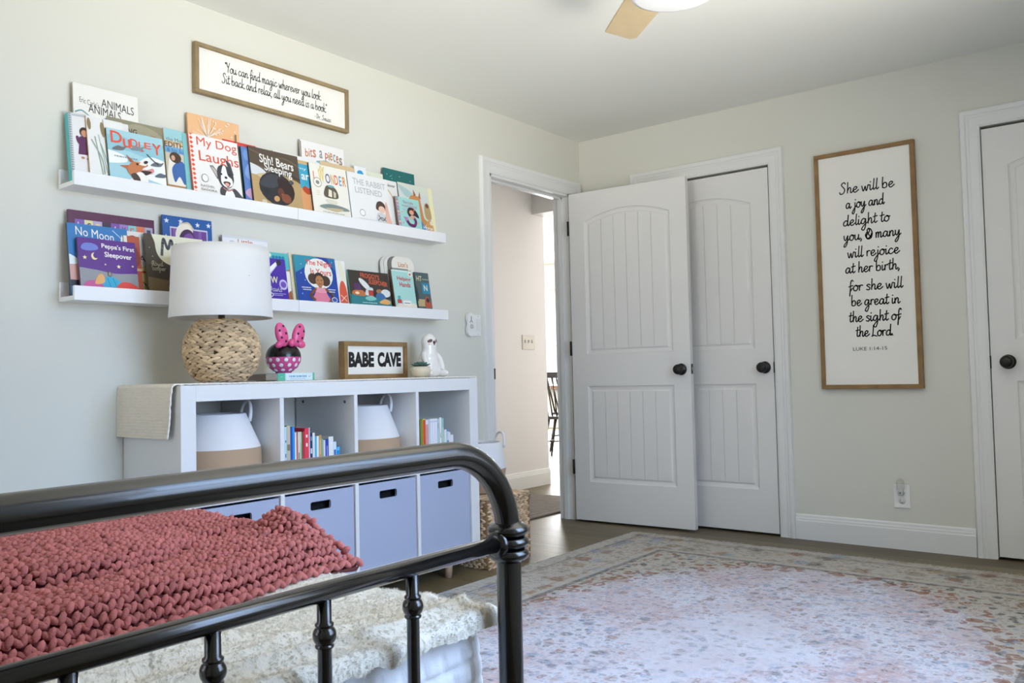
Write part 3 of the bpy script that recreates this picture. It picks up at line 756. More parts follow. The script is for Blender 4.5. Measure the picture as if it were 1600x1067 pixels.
for y0, y1, zt, c_, lb, ex in row2:
    spine_book(y0, y1 - y0, zt - SZ, .15 if zt > .7 else .12, .342, c_, lb + (' in the second cube' if 'cube' not in lb else ''), G2, SZ, ex)
spine_book(-2.5225, .0045, .745 - SZ, .16, .17, '#12345a', 'dark navy book hidden behind the red and white spines of the second cube', G2, SZ)
G4 = 'small books in the fourth cube'
row4 = [
 (-1.852, -1.838, .727, '#8b8a3f', 'olive spine at the start of the pale row', None),
 (-1.836, -1.818, .730, '#d3d65c', 'spine with an orange-red top and yellow foot', [('#d9542b', .36, .98, .06), ('#6d8b3c', .18, .26, .25), ('#6d8b3c', .06, .12, .25)]),
 (-1.816, -1.801, .726, '#e7e2ee', 'white spine right of the orange one', [('#e59a9a', .0, .9, .0)]),
 (-1.799, -1.791, .727, '#d4d9e0', 'slim grey white spine with violet foot', [('#8b7aa8', .1, .3, .3)]),
 (-1.789, -1.774, .728, '#e9e8ee', 'white spine, first of three matching thick ones', [('#c9cdd6', .93, .95, 0)]),
 (-1.773, -1.758, .728, '#e9e8ee', 'white spine, middle of three matching thick ones', [('#c9cdd6', .93, .95, 0)]),
 (-1.757, -1.742, .728, '#e9e8ee', 'white spine, last of three matching thick ones', [('#c9cdd6', .93, .95, 0)]),
 (-1.740, -1.730, .726, '#b8d2dc', 'pale blue spine beside the thick white ones', [('#7e98a2', .8, .9, .3)]),
 (-1.728, -1.713, .731, '#ece9df', 'cream spine with a tiny dark mark', [('#5a5148', .58, .68, .42)]),
 (-1.711, -1.700, .727, '#8fc4bd', 'teal spine at the end of the tall ones', [('#d9ebe6', .5, .8, .3)]),
 (-1.697, -1.680, .674, '#dfe5df', 'shorter white spine with a red label', [('#d93a4c', .1, .62, .05)]),
 (-1.678, -1.666, .672, '#4e9fcf', 'short blue spine beside the red-labelled one', [('#d9dfe4', .7, .95, .0)]),
 (-1.664, -1.656, .660, '#efefef', 'thin short white spine near the end', None),
 (-1.654, -1.636, .647, '#e3e1ea', 'shortest white book at the end of the pale row', [('#b6b4c4', .3, .4, .2)])]
for y0, y1, zt, c_, lb, ex in row4:
    spine_book(y0, y1 - y0, zt - SZ, .15 if zt > .7 else .11, .342, c_, lb + ' in the fourth cube', G4, SZ, ex)
spine_book(DIV[2] + .0105, .006, .768 - SZ, .2, .342, '#e9ebea', 'thin tall white folder against the divider left of the pale books in the fourth cube', G4, SZ)

# ================================================================== ON TOP OF THE CABINET
# woven runner, hanging over the near end
m_run = M('woven_runner', '#e6dccb', .95, bump=.5, bscale=140, var=.14, vscale=40, stretch=(1, 6, 6))
mb = MB()
RT = KT + .0012
def runner_path(s_):                          # s from the doorway end to the hanging hem, returns (y, z, normal)
    Ltop = (KY1 - .004) - (KY0 - .004); 
    if s_ < Ltop: return (KY1 - .004 - s_, RT, (0, 1))
    q = s_ - Ltop; rr = .012
    if q < rr * PI / 2: a = q / rr; return (KY0 - .004 - rr * math.sin(a) * .9, RT - rr * (1 - math.cos(a)), (-math.sin(a), math.cos(a)))
    q -= rr * PI / 2; return (KY0 - .0145 - .004 * math.sin(q * 9), RT - rr - q, (-1, 0))
LT = (KY1 - KY0) + .012 * PI / 2 + .168
def runner_pt(u_, v_, th):
    s_ = LT * v_; y, z, n = runner_path(s_)
    lim = .375 + .010 * math.sin(v_ * 60) * .3 + (.012 if v_ < .87 else -.03 * (v_ - .87) / .13)
    x0 = .006 if v_ < .87 else .004
    x = x0 + (lim - x0) * u_ + .0025 * fbm(v_ * 90, u_ * 4) * (1 if u_ in (0, 1) else .2)
    k = th + .0009 * math.sin(s_ * 2 * PI / .0065) + .0006 * fbm(u_ * 60, s_ * 80)
    return (x, y + n[0] * k, z + n[1] * k)
mb.grid(lambda a, b: runner_pt(a, b, .0045), 40, 420)
mb.grid(lambda a, b: runner_pt(a, b, 0.0), 40, 420)
run = thing('table_runner', 'cream woven cotton runner along the cabinet top, one end hanging over its near side', 'runner', (.19, -2.3, KT))
mb.build('cloth', m_run, run)
e = MB()
for u_ in (0, 1): e.tube([runner_pt(u_, k / 260, .0025) for k in range(261)], [.003 + .0009 * math.sin(k * 1.9) for k in range(261)], 6)
e.build('braided_edge', M('runner_edge', '#f1eade', .95, bump=.4, bscale=120), run)
TZ = KT + .0075                               # what stands on the runner

# leaf-shaped woven strand, used by the lamp base and the lidded chest
def strand(mb, c, d, n, L_, w_, t_, a):
    d = Vector(d).normalized(); n = Vector(n).normalized(); s_ = n.cross(d)
    mb.ell(c, d * L_ / 2, s_ * w_ / 2, n * t_ / 2, 6, 6, 0, a)
rn = random.Random(11)
m_weave = M('water_hyacinth', '#bfa582', .7, var=.5, vscale=30, bump=.4, bscale=160, attr='tint', spec=.3)
m_weave2 = M('seagrass_weave', '#c3a684', .75, var=.5, vscale=30, bump=.4, bscale=160, attr='tint', spec=.3)
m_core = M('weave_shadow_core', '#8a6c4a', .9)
lx, ly = .30, -2.812
lamp = thing('table_lamp', 'table lamp with round woven base and white drum shade on the cabinet', 'lamp', (lx, ly, TZ))
RL, HL = .130, .226
mb = MB(); zc = TZ + HL / 2
def lampr(q):                                 # radius at height fraction
    t = (q - .5) * 2; return RL * (max(0, 1 - abs(t) ** 2.3 * .70)) ** .5 * (1 if abs(t) < 1 else 0)
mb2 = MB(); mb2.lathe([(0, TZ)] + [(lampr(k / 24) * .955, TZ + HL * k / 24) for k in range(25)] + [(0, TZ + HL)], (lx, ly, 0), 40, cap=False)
mb2.build('core', M('lamp_shadow_core', '#4d3a26', .9), lamp)  # dark core colour puts shade into the gaps between strands
rows = 12
for i in range(rows):
    q = (i + .5) / rows; r = lampr(q) - .002; z = TZ + .004 + (HL - .008) * q; n = max(10, int(2 * PI * r / .033)); slope = (lampr(min(1, q + .03)) - lampr(max(0, q - .03))) / (HL * .06)
    for k in range(n):
        a = 2 * PI * (k + .5 * (i % 2) + rn.uniform(-.15, .15)) / n
        for sg in (1, -1):
            nr = Vector((math.cos(a), math.sin(a), -slope)).normalized(); tn = Vector((-math.sin(a), math.cos(a), 0)); up = nr.cross(tn)
            d = tn + up * (.38 * sg + rn.uniform(-.1, .1))
            strand(mb, Vector((lx + r * math.cos(a), ly + r * math.sin(a), z)) + up * .0058 * -sg + nr * rn.uniform(-.001, .002), d, nr + tn * .18, .056, .0150, .012, rn.random())
mb.build('woven_base', m_weave, lamp)
m_brass = M('brushed_brass_neck', '#b3a58a', .3, .85)
mb = MB(); mb.lathe([(.012, TZ + HL - .004), (.012, TZ + HL + .06), (.02, TZ + HL + .062), (.02, TZ + HL + .10)], (lx, ly, 0), 20); mb.build('neck', m_brass, lamp)
m_shade = bpy.data.materials.new('linen_shade'); m_shade.use_nodes = True
bb = m_shade.node_tree.nodes['Principled BSDF']; bb.inputs['Base Color'].default_value = (*lin('#dad8d4'), 1); bb.inputs['Roughness'].default_value = .85
bb.inputs['Subsurface Weight'].default_value = 0.0
SZ0, SZ1, SR0, SR1 = 1.147, 1.400, .178, .167
mb = MB(); ns = 64
prof = [(SR0, SZ0), (SR0 + .0015, SZ0 + .004)] + [(SR0 + (SR1 - SR0) * k / 6, SZ0 + (SZ1 - SZ0) * k / 6) for k in range(0, 7)][1:] + [(SR1 - .003, SZ1), (SR0 - .003, SZ0 + .001), (SR0, SZ0)]
mb.lathe(prof, (lx, ly, 0), ns, cap=False); mb.build('shade', m_shade, lamp)
mb = MB()
for k in range(3):
    a = 2 * PI * k / 3; mb.tube([(lx, ly, SZ0 + .12), (lx + SR0 * .97 * math.cos(a), ly + SR0 * .97 * math.sin(a), SZ0 + .14)], .002, 6)
mb.tube([(lx, ly, TZ + HL + .1), (lx, ly, SZ0 + .125)], .006, 8); mb.build('shade_spider', m_brass, lamp)
mb = MB(); mb.lathe([(0, SZ0 + .06), (.02, SZ0 + .065), (.03, SZ0 + .09), (.028, SZ0 + .11), (.013, SZ0 + .15)], (lx, ly, 0), 20, cap=False); mb.build('bulb', P('#f1efe8', .3), lamp)

# flat boxed book under the polka-dot jar
t = thing('flat_book', 'small pale boxed book lying flat under the pink polka dot jar', 'book', (.19, -2.475, TZ))
z0, z1 = TZ, TZ + .03
mb = MB(); mb.box(.12, .262, -2.60, -2.375, z0 + .003, z1 - .003); mb.build('pages', P('#8f867b', .85), t)
mb = MB(); mb.box(.118, .264, -2.548, -2.372, z0, z0 + .003); mb.box(.118, .264, -2.548, -2.372, z1 - .003, z1); mb.box(.260, .264, -2.548, -2.372, z0 + .003, z1 - .003); mb.build('cover', P('#c9e3e6'), t)
a = Art(.176, .03, lambda p, q, n: (.264 + n, -2.548 + p, z0 + q))
a.rect(0, 0, .2, 1, '#57b597'); a.ell(.11, .5, .045, .045, '#8fd0b8'); a.rect(.24, .1, .98, .9, '#d9eaf0'); a.fineprint(.3, .42, .78, .78, '#7fa6c4'); a.line([(.33, .24), (.74, .24)], .012, '#a9bccb')
a.ell(.86, .5, .03, .05, '#c88f6a'); a.ell(.9, .6, .03, .03, '#e9d7a0'); a.rect(.95, 0, 1, 1, '#57b597'); a.build('spine_print', t)

# round jar: pink with white dots, black domed lid, pink bow (plain stand-in)
jx, jy, jz = .185, -2.462, TZ + .0302
jar = thing('lidded_jar', 'round pink polka dot jar with black domed lid and big pink bow', 'jar', (jx, jy, jz))
RJ = .069
mb = MB(); mb.lathe([(0, jz), (.03, jz)] + [(RJ * math.cos(R(d)), jz + .060 + RJ * .9 * math.sin(R(d))) for d in range(-62, 1, 8)] + [(RJ, jz + .066)], (jx, jy, 0), 36, cap=False)
mb.build('bowl', P('#cf4f8f', .25), jar)
mb = MB(); mb.lathe([(RJ * 1.0, jz + .064)] + [(RJ * 1.0 * math.cos(R(d)), jz + .066 + RJ * .86 * math.sin(R(d))) for d in range(0, 91, 9)], (jx, jy, 0), 36, cap=False); mb.build('lid', P('#141314', .25), jar)
mb = MB()
for row, (dz, n) in enumerate(((.052, 13), (.031, 12), (.012, 9))):
    for k in range(n):
        a_ = 2 * PI * (k + .5 * (row % 2)) / n; s_ = (dz - .060) / (RJ * .9); r = RJ * math.sqrt(max(0, 1 - s_ * s_)); nr = Vector((math.cos(a_) * r, math.sin(a_) * r, (dz - .060) / .9)).normalized()
        tn = Vector((-math.sin(a_), math.cos(a_), 0)); mb.ell((jx + math.cos(a_) * r, jy + math.sin(a_) * r, jz + dz), tn * .0085, nr.cross(tn) * .0085, nr * .0008, 14, 4)
mb.build('polka_dots', P('#e9e4e6', .3), jar)
mb = MB(); pk = P('#e0568c', .3); bz = jz + .132
for sg in (-1, 1):
    Y = lambda d: jy + sg * d
    c_, ax_, az_ = Vector((jx + .045, Y(.040), bz + .020)), Vector((0, sg * .027, -.009)), Vector((0, sg * .015, .047))
    mb.ell(c_, ax_, (.015, 0, 0), az_, 20, 14)
    mb.ell((jx + .047, Y(.050), bz - .017), (0, sg * .021, -.004), (.013, 0, 0), (0, .003, .016), 14, 10)
mb.ell((jx + .054, jy, bz - .012), (0, .014, 0), (.012, 0, 0), (0, 0, .016), 14, 10); mb.build('bow', pk, jar)
mb = MB()
for sg in (-1, 1):
    c_, ax_, az_ = Vector((jx + .045, jy + sg * .040, bz + .020)), Vector((0, sg * .027, -.009)), Vector((0, sg * .015, .047))
    for u_, w_ in ((-.35, .62), (.42, .40), (-.40, .02), (.42, -.18), (-.1, -.58)):
        q = c_ + ax_ * u_ + az_ * w_; q.x += .015 * math.sqrt(max(0, 1 - u_ * u_ - w_ * w_)); mb.ell(q, (0, .0055, 0), (.0012, 0, 0), (0, 0, .0055), 12, 4)
mb.build('bow_dots', P('#1a1718', .3), jar)

# framed word sign leaning on the wall
def frame_sign(name, label, cat, fn, a0, a1, b0, b1, depth, fw, wood, board_n, parent_loc):
    t = thing(name, label, cat, parent_loc)
    for nm, (p0, p1, q0, q1) in (('frame_side', (a0, a1, b1 - fw, b1)), ('frame_side', (a0, a1, b0, b0 + fw)), ('frame_side', (a0, a0 + fw, b0 + fw, b1 - fw)), ('frame_side', (a1 - fw, a1, b0 + fw, b1 - fw))):
        m = MB(); m.prism([(p0, q0), (p1, q0), (p1, q1), (p0, q1)], 0.002, depth, fn); m.build(nm, wood, t, bevel=.0015)
    m = MB(); m.prism([(a0 + fw, b0 + fw), (a1 - fw, b0 + fw), (a1 - fw, b1 - fw), (a0 + fw, b1 - fw)], .004, board_n, fn); m.build('board', m_sign, t)
    return t
fs = lambda a, b, n: (.112 + n, a, b)
sg = frame_sign('word_sign', 'small wood framed white sign with bold black capitals BABE CAVE on the cabinet', 'sign', fs, -2.120, -1.737, TZ, TZ + .166, .042, .020, m_fwood2, .030, (.13, -1.93, TZ))
a = Art(.383, .166, lambda p, q, n: (.142 + n, -2.12 + p, TZ + q)); a.text('BABE', .085, .31, .475, .72, '#1a191a', .055); a.text('CAVE', .53, .31, .915, .72, '#1a191a', .055); a.build('lettering', sg)

# ceramic sloth
sx, sy = .165, -1.608
gz = M('white_glazed_ceramic', '#eeeae4', .14, coat=.4)
sl = thing('sloth_figurine', 'glossy white ceramic sloth sitting at the doorway end of the cabinet', 'figurine', (sx, sy, TZ))
def slr(z):                                   # body radius by height: seat, belly, shoulders, neck, head
    K = [(0, .046), (.010, .060), (.03, .0665), (.06, .062), (.09, .0525), (.115, .043), (.132, .0385), (.148, .0395), (.166, .041), (.184, .0375), (.198, .028), (.207, .016), (.212, .0)]
    for (a_, ra), (b_, rb) in zip(K[:-1], K[1:]):
        if z <= b_ + 1e-9: t_ = (z - a_) / (b_ - a_); t_ = t_ if z > .19 else t_ * t_ * (3 - 2 * t_) * .5 + t_ * .5; return ra + (rb - ra) * t_
prof = [(0, 0)] + [(slr(.212 * k / 60), .212 * k / 60) for k in range(61)]
m = MB(); m.lathe(prof, (0, 0, 0), 36, cap=False)
m.v = [(x * .86 + sx + (.006 if z > .13 else .006 * max(0, z - .08) / .05), y + sy, z + TZ) for x, y, z in m.v]
m.build('body', gz, sl)
for s_ in (-1, 1):
    m = MB(); m.tube(cat_rom([(sx + .004, sy + s_ * .036, TZ + .118), (sx + .026, sy + s_ * .050, TZ + .085), (sx + .043, sy + s_ * .048, TZ + .05), (sx + .054, sy + s_ * .038, TZ + .030)], 5), [.010] + [.0145] * 5 + [.0135] * 5 + [.012] * 4 + [.008], 14); m.build('arm', gz, sl)
    m = MB(); m.ell((sx + .046, sy + s_ * .046, TZ + .0185), (.030, s_ * .006, 0), (0, .0175, 0), (0, 0, .018), 18, 12); m.build('foot', gz, sl)
hz_ = TZ + .168; face = MB(); dk = P('#5b3a2e', .3); hy = sy; fx = sx + .006
def on_head(yo, zo):                          # a point on the front of the head
    r_ = slr(.168 + zo); return fx + .86 * math.sqrt(max(0, r_ * r_ - yo * yo))
def head_patch(mb, y0, z0, ry, rz, rot, up):
    pts = []
    for k in range(20):
        c_, d_ = ry * math.cos(2 * PI * k / 20), rz * math.sin(2 * PI * k / 20); pts.append((y0 + c_ * math.cos(rot) - d_ * math.sin(rot), z0 + c_ * math.sin(rot) + d_ * math.cos(rot)))
    vs = [(on_head(y0, z0) + up * 1.6, hy + y0, hz_ + z0)] + [(on_head(y0 + (p - y0) * .6, z0 + (q - z0) * .6) + up * 1.3, hy + y0 + (p - y0) * .6, hz_ + z0 + (q - z0) * .6) for p, q in pts] + [(on_head(p, q) + .0002, hy + p, hz_ + q) for p, q in pts]
    mb.add(vs, [(0, 1 + k, 1 + (k + 1) % 20) for k in range(20)] + [(1 + k, 21 + k, 21 + (k + 1) % 20, 1 + (k + 1) % 20) for k in range(20)], 0, True)
for s_ in (-1, 1): head_patch(face, s_ * .0215, .005, .0125, .0072, -s_ * .45, .0008)
head_patch(face, 0, -.002, .0095, .0085, 0, .0035); head_patch(face, 0, -.011, .0045, .005, 0, .002)
face.build('face_markings', dk, sl)
face = MB()
for s_ in (-1, 1): head_patch(face, s_ * .026, -.010, .0055, .0042, 0, .0006)
face.build('cheek_blush', P('#e6b3a6', .3), sl)
# succulent
px_, py_ = .285, -1.785
su = thing('potted_succulent', 'small succulent in a round cream pot between the word sign and the sloth', 'plant', (px_, py_, TZ))
mb = MB(); mb.lathe([(0, TZ), (.028, TZ), (.042, TZ + .012), (.048, TZ + .029), (.045, TZ + .045), (.039, TZ + .050), (.036, TZ + .048), (.036, TZ + .042), (0, TZ + .042)], (px_, py_, 0), 32, cap=False)
mb.build('pot', M('cream_pot', '#d3c7ae', .55, var=.1, bump=.2), su)
mb = MB()
for ring, (n, tilt, L_) in enumerate(((9, 16, .043), (8, 36, .038), (6, 58, .031), (4, 80, .023))):
    for k in range(n):
        a_ = 2 * PI * (k + .5 * (ring % 2)) / n; d = Vector((math.cos(a_) * math.cos(R(tilt)), math.sin(a_) * math.cos(R(tilt)), math.sin(R(tilt)) * .75)); c0 = Vector((px_, py_, TZ + .050))
        s_ = Vector((-math.sin(a_), math.cos(a_), 0)); nn = d.cross(s_).normalized()
        mb.ell(c0 + d * L_ * .55, d * L_ * .55, s_ * .011, nn * .005, 8, 6)
mb.build('leaves', M('succulent_green', '#4d6b5f', .5, var=.3, vscale=30), su)

# ================================================================== PICTURE LEDGES
m_ledge = M('white_ledge_paint', '#e9e9e8', .4)
def ledge(y0, y1, z, label, group):
    t = thing('picture_ledge', label, 'shelf', (0, (y0 + y1) / 2, z), group)
    m = MB(); m.box(.001, .016, y0, y1, z, z + .068); m.build('back_rail', m_ledge, t, bevel=.0015)
    m = MB(); m.box(.0162, .1178, y0, y1, z, z + .0155); m.build('tray', m_ledge, t, bevel=.001)
    m = MB(); m.box(.106, .120, y0 + .0002, y1, z - .0003, z + .049); m.build('front_lip', m_ledge, t, bevel=.0015)
YM = (-3.247 - 1.415) / 2
ZU, ZL = 1.5925, 1.2035
ledge(-3.247, YM - .0006, ZU, 'white picture ledge of the upper row, left half with the dog books', 'picture ledges')
ledge(YM + .0006, -1.419, ZU, 'white picture ledge of the upper row, right half nearest the doorway', 'picture ledges')
ledge(-3.247, YM - .0006, ZL, 'white picture ledge of the lower row, left half behind the lamp shade', 'picture ledges')
ledge(YM + .0006, -1.410, ZL, 'white picture ledge of the lower row, right half above the word sign', 'picture ledges')

# ------------------------------------------------------------------ picture books on the ledges
def pbook(label, z, y0, w_, h_, xb, tilt, t_, cover, group, spine=None, art=None, pages_left=False, page='#e6e0d2', name='picture_book'):
    b = thing(name, label, 'book', (xb, y0, z), group, (0, -R(tilt), 0))
    m = MB(); e = .0018 if t_ > .007 else .001
    m.box(-e, 0, 0, w_, 0, h_); m.box(-t_, -t_ + e, 0, w_, 0, h_, 1)
    if not pages_left: m.box(-t_ + e, -e, 0, e, 0, h_, 1)
    else: m.box(-t_ + e, -e, w_ - e, w_, 0, h_, 1)
    m.build('cover', [P(cover, .35), P(spine or cover, .4)], b, local=True)
    m = MB(); m.box(-t_ + e, -e, e if not pages_left else .002, w_ - .002 if not pages_left else w_ - e, .002, h_ - .002); m.build('pages', P(page, .8), b, local=True)
    if art:
        a = Art(w_, h_ - .036, lambda p, q, n: (n, p, q + .036)); art(a)
        if a.mats: a.build('cover_print', b, local=True)
    return b
# ---- drawings (0..1 across and up the cover)
def zig(a, x0, x1, n, c):
    for k in range(n): a.poly([(x0, k / n), (x1, (k + .5) / n), (x0, (k + 1) / n)], c, False)
    a.k += 1
def person(a, x, y, s, robe, skin='#d9a98a', hair='#3a2318', skirt=None):
    a.blob([(x - .08 * s, y - .26 * s), (x - .06 * s, y), (x, y + .04 * s), (x + .06 * s, y), (x + .08 * s, y - .26 * s)], robe)
    a.ell(x, y + .09 * s, .055 * s, .06 * s, hair); a.ell(x, y + .075 * s, .042 * s, .042 * s, skin)
def d_woman(a):
    a.rect(0, 0, .05, 1, '#c9cfd2'); zig(a, .0, .05, 26, '#8a8f98'); a.rect(.05, .95, .6, 1, '#cdd2d4'); a.line([(.06, .96), (.3, .975), (.6, .955)], .012, '#a9adb3')
    a.poly([(.12, .32), (.16, .62), (.24, .64), (.31, .62), (.36, .33)], '#5d2a55'); a.ell(.14, .55, .035, .08, '#5d2a55', 20); a.ell(.33, .55, .035, .08, '#5d2a55', -20)
    a.ell(.235, .70, .075, .085, '#3a2a22'); a.ell(.235, .68, .05, .058, '#c98f72'); a.ell(.19, .27, .03, .02, '#b98268'); a.ell(.28, .26, .03, .02, '#b98268')
    a.ell(.50, .80, .05, .04, '#d63c3c'); a.line([(.35, .18), (.45, .1), (.5, .16), (.4, .06)], .025, '#a9b0b6'); a.ell(.6, .3, .09, .2, '#4a3a35'); a.text('S', .36, .05, .46, .17, '#8d949c')
def d_cattail(a):
    for x0, x1, h_ in ((.3, .5, .7), (.35, .62, .55), (.5, .66, .62), (.55, .8, .5), (.6, .72, .75), (.75, .9, .6), (.2, .36, .66), (.85, .7, .45)):
        a.line([(x1, 0), ((x0 + x1) / 2, h_ * .5), (x0, h_)], .028, ['#a9bcae', '#8fa898', '#c3cfc4'][int(x0 * 20) % 3])
    a.line([(.5, .3), (.47, .7), (.45, .98)], .02, '#9a9b72'); a.ell(.43, .80, .06, .13, '#8c7a56', 6); a.ell(.06, .86, .05, .1, '#8c7a56', 3); a.line([(.1, .6), (.35, .3), (.4, .05)], .03, '#9fb3a3')
    a.text('A D', .62, .66, .98, .80, '#2a2a2a')
def d_animals(a):
    a.text("Eric Carle's", .09, .80, .38, .86, '#5c5652', 0, -.03); a.text('ANIMALS', .42, .80, .93, .89, '#2b2927', .0, -.02); a.text('ANIMALS', .22, .71, .72, .80, '#2b2927', .0, -.02)
    a.line([(.02, .68), (.12, .71), (.24, .66), (.38, .63), (.52, .61)], .02, '#7fb6c0'); a.line([(.0, .64), (.14, .66), (.26, .6), (.45, .58)], .014, '#b8b4bb'); a.line([(.02, .62), (.2, .62), (.3, .57), (.5, .55)], .012, '#9f9ba4')
    a.blob([(.40, .40), (.46, .62), (.56, .70), (.66, .66), (.74, .52), (.80, .40), (.70, .3), (.5, .3)], '#2a63b8'); a.blob([(.43, .5), (.44, .62), (.52, .66), (.6, .6), (.55, .48)], '#1d7f9b')
    a.ell(.485, .635, .05, .045, '#2f74c4'); a.ell(.49, .635, .016, .016, '#16315f'); a.line([(.80, .36), (.88, .45), (.90, .56), (.84, .63), (.79, .58)], .05, '#3a62b4')
    a.blob([(.1, .1), (.3, .25), (.6, .2), (.5, .05)], '#d8b24a')
def d_baking(a):
    a.rect(0, 0, 1, .1, '#b39a6e'); a.rect(.0, .66, 1, 1, '#8f8a70'); a.blob([(.2, .8), (.5, .97), (.9, .9), (.98, .7), (.4, .66)], '#a39c82'); a.rect(.05, .74, .55, .78, '#c0a878')
    a.text('BAKING', .1, .79, .52, .88, '#26231f', .02); a.text('DAY', .22, .69, .45, .78, '#26231f', .02)
    a.blob([(.62, .6), (.68, .76), (.8, .83), (.93, .78), (.95, .6)], '#a9743f'); a.ell(.80, .74, .05, .05, '#6a4424'); a.ell(.87, .74, .045, .06, '#3c2719')
def d_dudley(a):
    a.blob([(-.1, .8), (.2, .9), (.6, .78), (1.1, .86), (1.1, .6), (.7, .52), (.3, .6), (-.1, .5)], '#8fc3d0'); a.blob([(-.1, .55), (.25, .5), (.3, .36), (-.1, .3)], '#eef1ee'); a.blob([(.5, .36), (.75, .56), (1.1, .45), (1.1, .25), (.7, .22)], '#edf1ef')
    a.blob([(.3, -.05), (.6, .08), (1.1, .0), (1.1, .2), (.7, .2), (.45, .12)], '#f2f2ee')
    for s_, x0, x1, b0, b1 in (('D', .06, .26, .72, .96), ('u', .27, .40, .66, .84), ('D', .40, .53, .70, .87), ('L', .55, .63, .64, .84), ('E', .65, .77, .72, .85), ('Y', .79, .96, .63, .86)): a.text(s_, x0, b0, x1, b1, '#e0593f', .03)
    for x, y, c_ in ((.2, .62, '#6d6f70'), (.52, .68, '#7d8a90'), (.86, .42, '#6a6f78'), (.92, .2, '#5d6a74')):
        a.blob([(x - .13, y - .04), (x - .03, y + .05), (x + .06, y + .04), (x + .12, y + .07), (x + .05, y - .03)], c_)
    a.line([(.68, .6), (.78, .5), (.88, .42)], .02, '#4a4f55')
    a.fineprint(.10, .44, .5, .475, '#8a98a0')
    a.poly([(.17, .27), (.36, .20), (.48, .34)], '#b9663b'); a.poly([(.30, .52), (.36, .38), (.46, .37)], '#a95a35')                  # ears
    a.blob([(.30, .22), (.40, .38), (.52, .40), (.62, .42), (.68, .36), (.58, .28), (.56, .16), (.48, .06), (.36, .1)], '#c0784a')
    a.blob([(.52, .36), (.6, .44), (.66, .42), (.64, .35)], '#efe6da'); a.ell(.645, .425, .045, .03, '#2b2523', 30)
    a.blob([(.56, .25), (.66, .27), (.76, .32), (.78, .25), (.68, .18), (.58, .17)], '#d98f86'); a.blob([(.54, .22), (.64, .25), (.74, .24), (.62, .15)], '#332a28')
    a.blob([(.44, .14), (.56, .2), (.66, .06), (.62, -.05), (.46, -.05)], '#efece6'); a.blob([(.36, .12), (.45, .16), (.52, .04), (.46, -.05), (.4, .02)], '#4a3b34'); a.ell(.485, .355, .022, .022, '#2a2220')
def d_edith(a):
    a.rect(0, .8, 1, 1, '#9ccbd0'); a.rect(0, .74, 1, .8, '#d9b98c'); a.text('the Mus', .1, .80, .95, .86, '#7a6f63'); a.text('EDITH', .0, .70, 1, .785, '#3a342c', .02); a.rect(0, .6, 1, .70, '#6fa6cf'); a.text('& his Su', .1, .62, .95, .68, '#2e5d90')
    a.rect(0, 0, 1, .6, '#cfc6ae'); a.blob([(.1, .05), (.15, .45), (.35, .58), (.8, .5), (1.1, .2), (1, 0)], '#f0ebdd'); a.blob([(.28, .32), (.5, .44), (.85, .48), (1.1, .3), (.9, .1), (.65, .22), (.4, .12)], '#3c68a8'); a.ell(.5, .53, .3, .09, '#4a3426', -10); a.ell(.38, .52, .1, .045, '#d9a98a')
    a.rect(0, 0, 1, .07, '#b7834e')
def d_dog(a):
    a.rect(0, 0, .075, 1, '#e2583a'); zig(a, .0, .05, 13, '#f3d9cc'); zig(a, .075, .03, 13, '#f1e7df')
    a.text('My Dog', .145, .77, .97, .965, '#d9563d', .006); a.text('Laughs', .165, .50, .985, .73, '#d9563d', .006)
    a.poly([(.36, .5), (.43, .51), (.56, .36), (.5, .28)], '#6f6f74'); a.poly([(.73, .55), (.70, .66), (.80, .60), (.85, .4), (.76, .38)], '#4a4a4f'); a.blob([(.39, .48), (.45, .46), (.53, .36), (.49, .33)], '#c9b6b2')
    a.blob([(.5, .34), (.53, .5), (.66, .55), (.80, .48), (.84, .3), (.74, .16), (.58, .17)], '#3f3f44'); a.blob([(.60, .46), (.64, .54), (.69, .52), (.72, .38), (.80, .32), (.80, .22), (.68, .16), (.58, .22), (.57, .32)], '#efeeea')
    a.ell(.585, .385, .022, .018, '#26262a'); a.ell(.765, .40, .022, .018, '#26262a'); a.ell(.675, .335, .03, .022, '#2b2a2c'); a.blob([(.61, .24), (.68, .27), (.76, .25), (.70, .17)], '#4a2a2a'); a.ell(.685, .215, .045, .03, '#e2a39a')
    a.blob([(.56, .0), (.56, .16), (.72, .13), (.84, .16), (.96, .06), (1.0, -.02)], '#47464b'); a.blob([(.63, -.02), (.66, .1), (.78, .12), (.82, -.02)], '#efeeea'); a.line([(.6, .145), (.7, .105), (.8, .15)], .022, '#d08a7d')
    a.ell(.24, .26, .07, .07, '#8d8a86'); a.ell(.24, .26, .058, .058, '#f0eee9'); a.text('RACHEL', .14, .105, .42, .145, '#8a8682'); a.text('ISADORA', .14, .04, .46, .08, '#8a8682')
def d_ilove(a):
    rr_ = random.Random(5)
    for k in range(46):
        t = R(rr_.uniform(20, 330)); r = rr_.uniform(.16, .36); a.line([(.36, .74), (.36 + r * math.cos(t) * .9, .78 + r * math.sin(t) * .6)], .008, '#f4e9d6', False)
    for k in range(16): a.ell(rr_.uniform(.45, .9), rr_.uniform(.78, .97), .012, .008, '#f6eee0')
    a.line([(.42, .72), (.5, .62), (.62, .56), (.7, .4)], .022, '#4a4440'); a.text('I', .90, .74, .92, .85, '#5a544e'); a.text('L o v e', .68, .60, .94, .70, '#5a544e')
